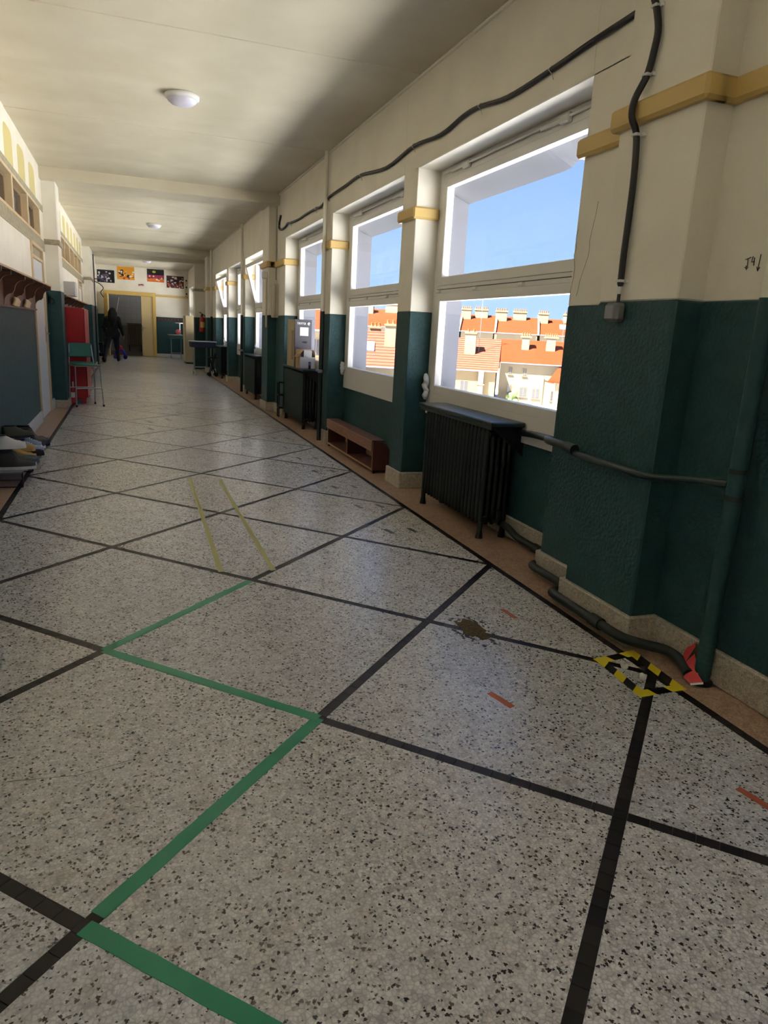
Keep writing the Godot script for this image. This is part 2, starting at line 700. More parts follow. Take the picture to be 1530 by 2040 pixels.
func pier(parent, z0, z1):
	# dado part and cream part of one wall pier between two windows, inner and outer wythe
	box_part(parent, "pier_dado", Vector3(XP, 0.0, z0), Vector3(0.5, DADO, z1), M.green, 0.006)
	box_part(parent, "pier_plaster", Vector3(XP + 0.002, DADO, z0 - 0.002), Vector3(0.5, 2.74, z1 + 0.002), M.cream, 0.004)

func build_right_wall():
	var w = struct("wall_right", "window wall painted dark green below and cream above", "wall")
	var outer = struct("wall_facade", "pale outer face of the school wall around the windows", "wall")
	# edges along z, near to far, of every solid stretch between windows
	var ws := []
	for a in WINDOWS:
		ws.append([a[0], a[1]])
	ws.sort_custom(func(a, b): return a[0] > b[0])
	var z = BACK + 0.3
	for a in ws:
		pier(w, z, a[0])
		box_part(outer, "outer_pier", Vector3(0.492, -3.0, z if z > BACK else z - 0.07), Vector3(XO, 3.9, a[0] + 0.07), M.facade)
		# below the window: recessed green wall, then the outer sill
		box_part(w, "niche_wall", Vector3(XW + 0.02, 0.0, a[0] + 0.05), Vector3(0.5, 0.72, a[1] - 0.05), M.green)
		box_part(outer, "outer_sill", Vector3(0.492, -3.0, a[0] + 0.075), Vector3(XO + 0.04, 0.86, a[1] - 0.075), M.facade, 0.01)
		# above: lintel
		box_part(w, "lintel", Vector3(XP, 2.73, a[0] + 0.001), Vector3(0.5, CEIL + 0.1, a[1] - 0.001), M.cream, 0.004)
		z = a[1]
	pier(w, z, ENDZ - 0.3)
	box_part(outer, "outer_pier", Vector3(0.492, -3.0, z - 0.07), Vector3(XO, 3.9, ENDZ - 0.25), M.facade)
	# plaster above the piers, up to the ceiling
	z = BACK + 0.3
	for a in ws + [[ENDZ - 0.3, 0]]:
		box_part(w, "plaster_over_pier", Vector3(XP + 0.002, 2.73, z), Vector3(0.5, CEIL + 0.1, a[0]), M.cream)
		z = a[1]
	# outer lintels; the one over the first window has a chipped lower edge
	for a in ws:
		var st = new_st()
		var zz := [a[0] + 0.08, a[1] - 0.08]
		var yy := [2.515, 2.515]
		if absf(a[0] + 1.297) < 0.01:
			zz = [a[0] + 0.08, -1.80, -1.93, -2.10, -2.17, -2.22, -2.30, a[1] - 0.08]
			yy = [2.508, 2.512, 2.533, 2.548, 2.546, 2.524, 2.515, 2.512]
		for k in zz.size() - 1:
			var i0 = Vector3(0.497, 2.60, zz[k])
			var i1 = Vector3(0.497, 2.60, zz[k + 1])
			var o0 = Vector3(XO, yy[k], zz[k])
			var o1 = Vector3(XO, yy[k + 1], zz[k + 1])
			var t0 = Vector3(XO, 3.9, zz[k])
			var t1 = Vector3(XO, 3.9, zz[k + 1])
			quad(st, i0, i1, o1, o0, Vector3.DOWN)
			quad(st, o0, o1, t1, t0, Vector3.RIGHT)
			quad(st, i0, i1, i1 + Vector3(0, 1.3, 0), i0 + Vector3(0, 1.3, 0), Vector3.LEFT)
		part(outer, "outer_lintel", st, M.facade)
	# pilasters
	for p in PILASTERS:
		box_part(w, "pilaster_dado", Vector3(XF, 0.0, p[0]), Vector3(0.3, DADO, p[1]), M.green, 0.008)
		box_part(w, "pilaster_plaster", Vector3(XF + 0.002, DADO, p[0] - 0.002), Vector3(0.3, CEIL, p[1] + 0.002), M.cream, 0.006)
	box_part(w, "pilaster_dado", Vector3(XF, 0.0, -19.7), Vector3(0.3, DADO, -20.3), M.green, 0.008)
	box_part(w, "pilaster_plaster", Vector3(XF + 0.002, DADO, -19.702), Vector3(0.3, 3.28, -20.298), M.cream, 0.006)
	# cracks in the plaster beside the first window
	for cr in [[[2.10, -1.12], [2.03, -1.13], [1.97, -1.145], [1.91, -1.157], [1.87, -1.15], [1.83, -1.156], [1.77, -1.18], [1.71, -1.206], [1.67, -1.21], [1.63, -1.223]],
			[[1.98, -1.275], [1.93, -1.285], [1.88, -1.272], [1.85, -1.288], [1.78, -1.268], [1.72, -1.272], [1.66, -1.285], [1.60, -1.28]],
			[[1.575, -1.21], [1.53, -1.225], [1.50, -1.22], [1.45, -1.25], [1.40, -1.26]]]:
		var st = new_st()
		for k in cr.size() - 1:
			var a = cr[k]
			var b = cr[k + 1]
			var wd = 0.0016
			quad(st, Vector3(XP - 0.0006, a[0], a[1] - wd), Vector3(XP - 0.0006, a[0], a[1] + wd), Vector3(XP - 0.0006, b[0], b[1] + wd), Vector3(XP - 0.0006, b[0], b[1] - wd), Vector3.LEFT)
		part(w, "crack", st, M.ink)
	# pencilled mark "J4" with an arrow down
	var mk = new_st()
	var y0 := 1.69
	for s in [[[-0.082, 0.045], [-0.056, 0.052]], [[-0.070, 0.049], [-0.068, 0.02], [-0.074, 0.012], [-0.080, 0.016]],
			[[-0.046, 0.055], [-0.050, 0.034], [-0.036, 0.036]], [[-0.038, 0.05], [-0.037, 0.02]],
			[[-0.010, 0.06], [-0.014, -0.002]], [[-0.020, 0.014], [-0.014, -0.002], [-0.006, 0.012]], [[-0.0745, 0.022], [-0.070, 0.006], [-0.064, 0.016]]]:
		var pts := []
		for q in s:
			pts.append(Vector3(XP - 0.0005, y0 + q[1], q[0]))
		tube(mk, pts, 0.0016, 5)
	part(w, "handwritten_mark", mk, M.ink)
	build_bands()
	build_skirting()

func band_box(parent, lo, hi):
	box_part(parent, "moulding", lo, hi, M.yellow, 0.014)

func build_bands():
	var y0 := 2.335
	var y1 := 2.43
	var t = struct("trim_1", "yellow moulding wrapped round the window piers and pilasters", "moulding")
	var d := 0.035
	var ws := []
	for a in WINDOWS:
		ws.append([a[0], a[1]])
	ws.sort_custom(func(a, b): return a[0] > b[0])
	for k in ws.size() - 1:
		var za = ws[k][1]
		var zb = ws[k + 1][0]
		band_box(t, Vector3(XP - d, y0, za + d), Vector3(XP + 0.05, y1, zb - d))
		# returns into the window reveals
		band_box(t, Vector3(XP + 0.02, y0, za + d), Vector3(XW, y1, za - 0.02))
		band_box(t, Vector3(XP + 0.02, y0, zb + 0.02), Vector3(XW, y1, zb - d))
	for p in PILASTERS:
		band_box(t, Vector3(XF - d, y0, p[0] + d), Vector3(XF + 0.1, y1, p[1] - d))
		band_box(t, Vector3(XF + 0.02, y0, p[0] + d), Vector3(XP, y1, p[0] - 0.02))
	band_box(t, Vector3(XF - d, y0, -19.7 + d), Vector3(XP, y1, -20.3 - d))
	# white cable cover in the corner of wall and ceiling
	var c = struct("trim_2", "thin white strip in the corner of ceiling and window wall", "moulding")
	for s in [[BACK, -0.275], [-0.82, -9.85], [-10.4, -19.7]]:
		box_part(c, "strip", Vector3(XP - 0.022, CEIL - 0.02, s[0]), Vector3(XP + 0.003, CEIL, s[1]), M.cream, 0.004)

func build_skirting():
	var b = struct("baseboard_right", "terrazzo skirting along the window wall", "skirting")
	var hh := 0.15
	var t := 0.022
	var ws := []
	for a in WINDOWS:
		ws.append([a[0], a[1]])
	ws.sort_custom(func(a, b_): return a[0] > b_[0])
	for k in ws.size() - 1:
		var za = ws[k][1]
		var zb = ws[k + 1][0]
		box_part(b, "pier_skirting", Vector3(XP - t, 0, za + t), Vector3(XW + 0.03, hh, zb - t), M.skirting, 0.006)
	for a in ws:
		box_part(b, "niche_skirting", Vector3(XW + 0.0, 0, a[0] - t), Vector3(0.46, hh, a[1] + t), M.skirting, 0.006)
	for p in PILASTERS:
		box_part(b, "pilaster_skirting", Vector3(XF - t, 0, p[0] + t), Vector3(XP, hh, p[1] - t), M.skirting, 0.006)
	box_part(b, "pilaster_skirting", Vector3(XF - t, 0, -19.7 + t), Vector3(XP, hh, -20.3 - t), M.skirting, 0.006)

# ---------------------------------------------------------------- left wall
func build_left_wall():
	var w = struct("wall_left", "classroom wall painted green below and cream above", "wall")
	var xb := XL - 0.2
	# bay 1: door 1 at -8.12..-9.42 ; bay 2: door at -17.2..-18.6
	var solid := [[BACK + 0.3, -8.12], [-9.42, -17.25], [-18.65, ENDZ - 0.3]]
	for s in solid:
		box_part(w, "dado", Vector3(xb, 0, s[0]), Vector3(XL, DADO_L, s[1]), M.green)
		box_part(w, "plaster", Vector3(xb, DADO_L, s[0]), Vector3(XL - 0.002, 2.29, s[1]), M.cream)
	box_part(w, "transom_base", Vector3(xb, 2.285, BACK + 0.3), Vector3(XL + 0.004, 2.43, -20.0), M.stone_band)
	box_part(w, "frieze", Vector3(xb, 2.90, BACK + 0.3), Vector3(XL - 0.002, CEIL + 0.1, ENDZ - 0.3), M.cream)
	box_part(w, "transom_head", Vector3(xb, 2.83, BACK + 0.3), Vector3(XL + 0.006, 2.92, -20.0), M.stone_band, 0.003)
	box_part(w, "plaster", Vector3(xb, 2.28, -20.0), Vector3(XL - 0.002, 2.92, ENDZ - 0.3), M.cream)
	# transom lights: small glazed sashes in tan frames, dark classrooms behind
	var t = struct("window_20", "row of small tan framed transom windows high in the classroom wall", "window")
	var spans := []
	var z = 5.9
	for k in 12:
		spans.append([z, z - 1.235])
		z -= 1.27
	# wall solid between bays
	var p0 = -9.42
	box_part(w, "transom_pier", Vector3(xb, 2.43, -9.44), Vector3(XL, 2.84, -11.0), M.cream)
	box_part(w, "transom_pier", Vector3(xb, 2.43, BACK + 0.3), Vector3(XL, 2.84, 5.9), M.cream)
	box_part(w, "transom_pier", Vector3(xb, 2.43, -18.7), Vector3(XL, 2.84, ENDZ - 0.3), M.cream)
	z = -11.0
	while z > -18.6:
		spans.append([z, z - 1.25])
		z -= 1.283
	for s in spans:
		var s1 = s[1]
		if s[0] > -9.4 and s1 < -9.4:
			s1 = -9.42
		var fr = new_st()
		bb(fr, Vector3(XL - 0.09, 2.43, s[0] + 0.018), Vector3(XL + 0.012, 2.84, s[0] - 0.03), 0.003)
		bb(fr, Vector3(XL - 0.09, 2.43, s1 + 0.03), Vector3(XL + 0.012, 2.84, s1 - 0.018), 0.003)
		bb(fr, Vector3(XL - 0.09, 2.428, s[0]), Vector3(XL + 0.012, 2.462, s1), 0.003)
		bb(fr, Vector3(XL - 0.09, 2.806, s[0]), Vector3(XL + 0.012, 2.842, s1), 0.003)
		part(t, "frame", fr, M.tan_frame)
		var sh = new_st()
		var xs = XL - 0.06
		bb(sh, Vector3(xs - 0.04, 2.46, s[0] - 0.03), Vector3(xs, 2.81, s[0] - 0.09))
		bb(sh, Vector3(xs - 0.04, 2.46, s1 + 0.09), Vector3(xs, 2.81, s1 + 0.03))
		bb(sh, Vector3(xs - 0.04, 2.46, s[0] - 0.09), Vector3(xs, 2.50, s1 + 0.09))
		bb(sh, Vector3(xs - 0.04, 2.77, s[0] - 0.09), Vector3(xs, 2.81, s1 + 0.09))
		part(t, "sash", sh, M.tan_dark)
		box_part(t, "pane", Vector3(xs - 0.024, 2.50, s[0] - 0.09), Vector3(xs - 0.018, 2.77, s1 + 0.09), M.glass)
	# painted upright stripes with rounded heads on the frieze
	z = 3.53
	while z > -18.5:
		if z > -8.9 or z < -10.9:
			var pts := [Vector2(z, 3.18), Vector2(z - 0.02, 3.235), Vector2(z - 0.07, 3.265), Vector2(z - 0.16, 3.28), Vector2(z - 0.44, 3.28), Vector2(z - 0.53, 3.268), Vector2(z - 0.58, 3.24), Vector2(z - 0.60, 3.19)]
			pts.append(Vector2(z - 0.60, 2.93))
			pts.append(Vector2(z, 2.93))
			var st = new_st()
			prism(st, pts, 0, XL - 0.003, XL - 0.0005)
			part(w, "painted_stripe", st, M.stripe)
		z -= 1.0
	# pilasters
	for p in [[-0.275, -0.82], [-9.85, -10.40], [-19.7, -21.3]]:
		box_part(w, "pilaster_dado", Vector3(XL - 0.02, 0, p[0]), Vector3(-3.05, DADO_L, p[1]), M.green, 0.008)
		box_part(w, "pilaster_plaster", Vector3(XL - 0.02, DADO_L, p[0] - 0.002), Vector3(-3.052, CEIL if p[0] > -19 else 3.28, p[1] + 0.002), M.cream, 0.006)
		box_part(w, "pilaster_band", Vector3(XL - 0.02, 2.395, p[0] + 0.02), Vector3(-3.03, 2.47, p[1] - 0.02), M.stone_band, 0.004)
	# classrooms behind: closed and unlit
	var c = struct("wall_classroom", "unlit classroom behind the transom windows", "wall")
	box_part(c, "back_wall", Vector3(-8.4, -0.3, BACK + 0.5), Vector3(-8.2, CEIL + 0.3, ENDZ - 0.5), M.room_grey)
	box_part(c, "classroom_floor", Vector3(-8.4, -0.35, BACK + 0.5), Vector3(-3.5, -0.005, ENDZ - 0.5), M.floor_dark)
	box_part(c, "side_wall", Vector3(-8.4, -0.3, BACK + 0.5), Vector3(xb, CEIL + 0.3, BACK + 0.3), M.room_grey)
	box_part(c, "side_wall", Vector3(-8.4, -0.3, ENDZ - 0.3), Vector3(xb, CEIL + 0.3, ENDZ - 0.5), M.room_grey)
	# skirting
	var b = struct("baseboard_left", "pale skirting along the classroom wall", "skirting")
	for s in solid:
		box_part(b, "skirting", Vector3(XL - 0.01, 0, s[0]), Vector3(XL + 0.018, 0.15, s[1]), M.skirting_white, 0.005)
	for p in [[-0.275, -0.82], [-9.85, -10.40], [-19.7, -21.3]]:
		box_part(b, "pilaster_skirting", Vector3(XL, 0, p[0] + 0.02), Vector3(-3.03, 0.12, p[1] - 0.02), M.skirting, 0.005)
	door_left("door_1", -8.12, -9.42, "white classroom door with slim frame beside the brown coat shelf")
	door_left("door_2", -17.25, -18.65, "white classroom door beyond the red locker")

func door_left(called, z0, z1, label):
	var d = struct(called, label, "door")
	var fr = new_st()
	bb(fr, Vector3(XL - 0.12, 0, z0 + 0.01), Vector3(XL + 0.02, 2.29, z0 - 0.05), 0.004)
	bb(fr, Vector3(XL - 0.12, 0, z1 + 0.05), Vector3(XL + 0.02, 2.29, z1 - 0.01), 0.004)
	bb(fr, Vector3(XL - 0.12, 2.25, z0), Vector3(XL + 0.02, 2.295, z1), 0.004)
	bb(fr, Vector3(XL - 0.12, 2.10, z0 - 0.05), Vector3(XL + 0.012, 2.14, z1 + 0.05), 0.004)
	part(d, "door_frame", fr, M.tan_frame)
	var im = box_part(d, "head_panel", Vector3(XL - 0.06, 2.14, z0 - 0.05), Vector3(XL - 0.02, 2.25, z1 + 0.05), M.stone_band, 0.003)
	var lf = box_part(d, "leaf", Vector3(XL - 0.05, 0.008, z0 - 0.055), Vector3(XL - 0.005, 2.095, z1 + 0.055), M.door_white, 0.004)
	var hd = new_st()
	var zh = z1 + 0.11
	bb(hd, Vector3(XL - 0.006, 1.0, zh - 0.02), Vector3(XL + 0.004, 1.22, zh + 0.02), 0.002)
	tube(hd, [Vector3(XL, 1.13, zh), Vector3(XL + 0.05, 1.13, zh), Vector3(XL + 0.052, 1.13, zh + 0.11)], 0.009, 8)
	part(lf, "handle", hd, M.steel)
	for y in [0.25, 1.1, 1.85]:
		var hg = new_st()
		tube(hg, [Vector3(XL + 0.006, y - 0.05, z0 - 0.055), Vector3(XL + 0.006, y + 0.05, z0 - 0.055)], 0.01, 8)
		part(lf, "hinge", hg, M.steel)

# ---------------------------------------------------------------- ceiling
func build_ceiling():
	var c = struct("ceiling", "cream plaster ceiling with shallow cross beams", "ceiling")
	box_part(c, "slab", Vector3(-8.6, CEIL, BACK + 0.5), Vector3(XO + 0.25, CEIL + 0.5, -35.5), M.ceiling)
	for p in [[-0.275, -0.82], [-9.65, -10.40]]:
		box_part(c, "beam", Vector3(XL - 0.02, 3.27, p[0]), Vector3(XP + 0.02, CEIL + 0.02, p[1]), M.ceiling, 0.008)
	box_part(c, "deep_beam", Vector3(XL - 0.02, 3.275, -19.65), Vector3(XP + 0.02, CEIL + 0.02, -21.4), M.ceiling, 0.008)
	# faint ribs across the ceiling between the beams
	for z in [-3.72, -6.62, -13.3, -16.1]:
		box_part(c, "rib", Vector3(XL - 0.02, CEIL - 0.006, z), Vector3(XP + 0.02, CEIL + 0.02, z - 0.30), M.ceiling, 0.005)
	# end of the corridor behind the camera
	var w = struct("wall_back", "end wall behind the camera", "wall")
	box_part(w, "dado", Vector3(XL - 0.3, 0, BACK), Vector3(XO, DADO, BACK + 0.3), M.green)
	box_part(w, "plaster", Vector3(XL - 0.3, DADO, BACK + 0.002), Vector3(XO, CEIL, BACK + 0.3), M.cream)
	var spots := [[-1.57, -5.3, "round white ceiling light on the near stretch of ceiling"], [-1.52, -14.9, "round white ceiling light between the two cross beams"], [-1.45, -25.0, "round white ceiling light in the far hall near the paintings"]]
	for s in spots:
		var t = thing("ceiling_light", s[2], "ceiling light", Vector3(s[0], CEIL, s[1]), "round ceiling lights")
		var a = new_st()
		lathe(a, [Vector2(0.0, 0.0), Vector2(0.15, 0.0), Vector2(0.158, -0.01), Vector2(0.155, -0.035), Vector2(0.138, -0.045), Vector2(0.12, -0.045)], 40, Vector3(s[0], CEIL, s[1]))
		part(t, "rim", a, M.white)
		var b = new_st()
		lathe(b, [Vector2(0.135, -0.04), Vector2(0.128, -0.06), Vector2(0.10, -0.082), Vector2(0.06, -0.094), Vector2(0.0, -0.098)], 40, Vector3(s[0], CEIL, s[1]))
		part(t, "diffuser", b, M.lamp_dome)

# ---------------------------------------------------------------- portal and end wall
func build_portal_and_end():
	var p = struct("wall_portal", "narrow portal framing the far hall", "wall")
	box_part(p, "jamb_dado", Vector3(-0.15, 0, -21.3), Vector3(0.3, DADO, -21.75), M.green, 0.006)
	box_part(p, "jamb_plaster", Vector3(-0.148, DADO, -21.302), Vector3(0.3, 3.2, -21.748), M.cream, 0.006)
	box_part(p, "jamb_dado", Vector3(XL - 0.05, 0, -21.3), Vector3(-3.0, DADO_L, -21.75), M.green, 0.006)
	box_part(p, "jamb_plaster", Vector3(XL - 0.05, DADO_L, -21.302), Vector3(-3.002, 3.2, -21.748), M.cream, 0.006)
	box_part(p, "header", Vector3(XL - 0.05, 3.17, -21.3), Vector3(0.3, CEIL + 0.02, -21.75), M.ceiling, 0.006)
	box_part(p, "jamb_band", Vector3(-0.17, 2.36, -21.28), Vector3(0.3, 2.44, -21.77), M.stone_band, 0.006)
	var w = struct("wall_end", "end wall of the far hall with double doorway", "wall")
	var z0 := ENDZ
	var z1 := ENDZ - 0.25
	box_part(w, "dado", Vector3(-1.06, 0, z0), Vector3(0.5, DADO, z1), M.green)
	box_part(w, "plaster", Vector3(-1.06, DADO, z0 - 0.002), Vector3(0.5, CEIL, z1), M.cream)
	box_part(w, "plaster_over_door", Vector3(-3.0, 2.47, z0 - 0.002), Vector3(-1.06, CEIL, z1), M.cream)
	box_part(w, "dado_return", Vector3(-3.5, 0, z0), Vector3(-3.0, DADO, z1), M.green)
	box_part(w, "plaster_return", Vector3(-3.5, DADO, z0 - 0.002), Vector3(-3.0, CEIL, z1), M.cream)
	var t = struct("trim_3", "yellow moulding on the end wall beside the doorway", "moulding")
	box_part(t, "moulding", Vector3(-1.05, 2.36, z0 + 0.03), Vector3(XP, 2.44, z0 - 0.01), M.yellow, 0.01)
	var b = struct("baseboard_end", "pale skirting under the end wall", "skirting")
	box_part(b, "skirting", Vector3(-1.05, 0, z0 + 0.02), Vector3(XP, 0.13, z0 - 0.01), M.skirting_white, 0.004)
	# double door in a yellow frame
	var d = struct("door_3", "yellow framed double door standing open in the end wall", "door")
	var fr = new_st()
	bb(fr, Vector3(-3.0, 0, z0 + 0.03), Vector3(-2.86, 2.49, z0 - 0.12), 0.008)
	bb(fr, Vector3(-1.17, 0, z0 + 0.03), Vector3(-1.05, 2.49, z0 - 0.12), 0.008)
	bb(fr, Vector3(-2.87, 2.345, z0 + 0.03), Vector3(-1.16, 2.49, z0 - 0.12), 0.008)
	part(d, "door_frame", fr, M.frame_yellow)
	var lf = box_part(d, "leaf", Vector3(-1.61, 0.01, z0 - 0.04), Vector3(-1.17, 2.34, z0 - 0.085), M.door_yellow, 0.006)
	var hs = new_st()
	bb(hs, Vector3(-1.59, 1.0, z0 - 0.032), Vector3(-1.555, 1.2, z0 - 0.04), 0.002)
	tube(hs, [Vector3(-1.57, 1.12, z0 - 0.036), Vector3(-1.57, 1.12, z0 + 0.01), Vector3(-1.47, 1.12, z0 + 0.012)], 0.009, 8)
	part(lf, "handle", hs, M.steel)
	var l2 = box_part(d, "leaf", Vector3(-2.86, 0.01, z0 + 0.75), Vector3(-2.815, 2.34, z0 + 0.0), M.door_yellow, 0.006)
	# the room beyond the doorway
	var r = struct("wall_store", "dim room beyond the doorway with a large gridded board", "wall")
	box_part(r, "back_wall", Vector3(-4.4, 0, -33.3), Vector3(0.4, CEIL, -33.5), M.room_grey)
	box_part(r, "side_wall", Vector3(-4.4, 0, z1), Vector3(-4.2, CEIL, -33.5), M.room_grey)
	# its own window looks out on the yard
	box_part(r, "side_wall", Vector3(0.2, 0, z1), Vector3(0.5, CEIL, -31.2), M.room_grey)
	box_part(r, "side_wall", Vector3(0.2, 0, -32.0), Vector3(0.5, CEIL, -33.5), M.room_grey)
	box_part(r, "side_wall", Vector3(0.2, 0, -31.2), Vector3(0.5, 1.0, -32.0), M.room_grey)
	box_part(r, "side_wall", Vector3(0.2, 2.2, -31.2), Vector3(0.5, CEIL, -32.0), M.room_grey)
	box_part(r, "window_pane", Vector3(0.40, 1.0, -31.2), Vector3(0.406, 2.2, -32.0), M.glass)
	for yy in 7:
		for xx in 9:
			var x0 = -3.3 + xx * 0.26
			var y0 = 1.15 + yy * 0.26
			box_part(r, "wall_tile", Vector3(x0, y0, -33.29), Vector3(x0 + 0.25, y0 + 0.25, -33.305), M.skirting_white, 0.002)

# ---------------------------------------------------------------- windows
func build_windows():
	for k in WINDOWS.size():
		var a = WINDOWS[k]
		make_window(k + 1, a[0], a[1], a[2])

func make_window(n, z0, z1, tilt):
	var words := ["with the chipped outer lintel over the tall ribbed radiator", "above the low wooden shoe bench", "behind the dark grey cardboard collection box", "with tilted top sash next past the white switch cabinet", "between the two windows with tilted sashes", "with tilted top sash beside the far portal", "at the far end beside the paintings", "beyond the portal behind the beige cabinet", "behind the camera", "further behind the camera", "at the back end of the corridor"]
	var w = struct("window_%d" % n, "white framed window " + words[n - 1], "window")
	var x0 := XW
	var x1 := XW + 0.075
	var yb := 0.70
	var yt := 2.735
	var e := 0.075
	var fr = new_st()
	bb(fr, Vector3(x0, 0.86, z0 + 0.03), Vector3(x1, yt, z0 - e), 0.004)
	bb(fr, Vector3(x0, 0.86, z1 + e), Vector3(x1, yt, z1 - 0.03), 0.004)
	bb(fr, Vector3(x0, 2.64, z0 - e), Vector3(x1, yt, z1 + e), 0.004)
	bb(fr, Vector3(x0, 1.735, z0 - e), Vector3(x1, 1.80, z1 + e), 0.004)
	part(w, "frame", fr, M.pvc)
	box_part(w, "sill_panel", Vector3(x0 - 0.004, yb, z0 + 0.03), Vector3(x1, 0.90, z1 - 0.03), M.pvc, 0.004)
	# lower fixed light
	var s = 0.085
	var lo = sash_frame(Vector3(0, 0, 0), z0 - e, z1 + e, 0.885, 1.737, s)
	part(w, "lower_sash", lo, M.pvc)
	box_part(w, "lower_pane", Vector3(x0 + 0.035, 0.885 + s - 0.02, z0 - e - s + 0.01), Vector3(x0 + 0.041, 1.737 - s + 0.035, z1 + e + s - 0.01), M.glass)
	# upper light, hinged at its foot
	var sa := Node3D.new()
	sa.name = "upper_sash"
	w.add_child(sa)
	sa.position = Vector3(x0 + 0.03, 1.80, (z0 + z1) * 0.5)
	sa.rotation.z = deg_to_rad(tilt)
	var off = sa.position
	T = Transform3D(Basis.IDENTITY, -off)
	var up = sash_frame(Vector3.ZERO, z0 - e, z1 + e, 1.797, 2.645, s)
	T = Transform3D.IDENTITY
	var fm := MeshInstance3D.new()
	fm.name = "sash_frame"
	fm.mesh = mesh_of(up)
	fm.material_override = M.pvc
	sa.add_child(fm)
	T = Transform3D(Basis.IDENTITY, -off)
	var g = new_st()
	bb(g, Vector3(x0 + 0.035, 1.797 + s - 0.03, z0 - e - s + 0.01), Vector3(x0 + 0.041, 2.645 - s + 0.025, z1 + e + s - 0.01))
	T = Transform3D.IDENTITY
	var gm := MeshInstance3D.new()
	gm.name = "upper_pane"
	gm.mesh = mesh_of(g)
	gm.material_override = M.glass
	sa.add_child(gm)
	# dark seal line and hinge caps under the upper sash
	for k in 4:
		var zz = lerpf(z0 - e - 0.12, z1 + e + 0.05, k / 3.0)
		box_part(w, "hinge_cap", Vector3(x0 - 0.02, 1.742, zz - 0.03), Vector3(x0 + 0.005, 1.765, zz + 0.03), M.pvc, 0.004)
	box_part(w, "seal", Vector3(x0 - 0.0015, 1.766, z0 - e), Vector3(x0 + 0.01, 1.772, z1 + e), M.pvc_dark)
	# opening rod with two scissor stays along the head
	var rod = new_st()
	tube(rod, [Vector3(x0 - 0.018, 2.69, z0 - 0.1), Vector3(x0 - 0.018, 2.69, z1 + 0.1)], 0.009, 8)
	part(w, "opening_rod", rod, M.pvc)
	for f in [0.22, 0.78]:
		var zz = lerpf(z0, z1, f)
		var sy = new_st()
		bb(sy, Vector3(x0 - 0.035, 2.655, zz - 0.05), Vector3(x0 + 0.002, 2.71, zz + 0.05), 0.008)
		bb(sy, Vector3(x0 - 0.025, 2.672, zz + 0.02), Vector3(x0 - 0.002, 2.69, zz - 0.28), 0.003)
		part(w, "stay", sy, M.pvc)

func sash_frame(_o, za, zb, ya, yb, s):
	var st = new_st()
	var xa := XW - 0.006
	var xb := XW + 0.06
	bb(st, Vector3(xa, ya, za), Vector3(xb, yb, za - s), 0.005)
	bb(st, Vector3(xa, ya, zb + s), Vector3(xb, yb, zb), 0.005)
	bb(st, Vector3(xa, ya, za - s + 0.004), Vector3(xb, ya + s - 0.01, zb + s - 0.004), 0.005)
	bb(st, Vector3(xa, yb - s + 0.02, za - s + 0.004), Vector3(xb, yb, zb + s - 0.004), 0.005)
	return st
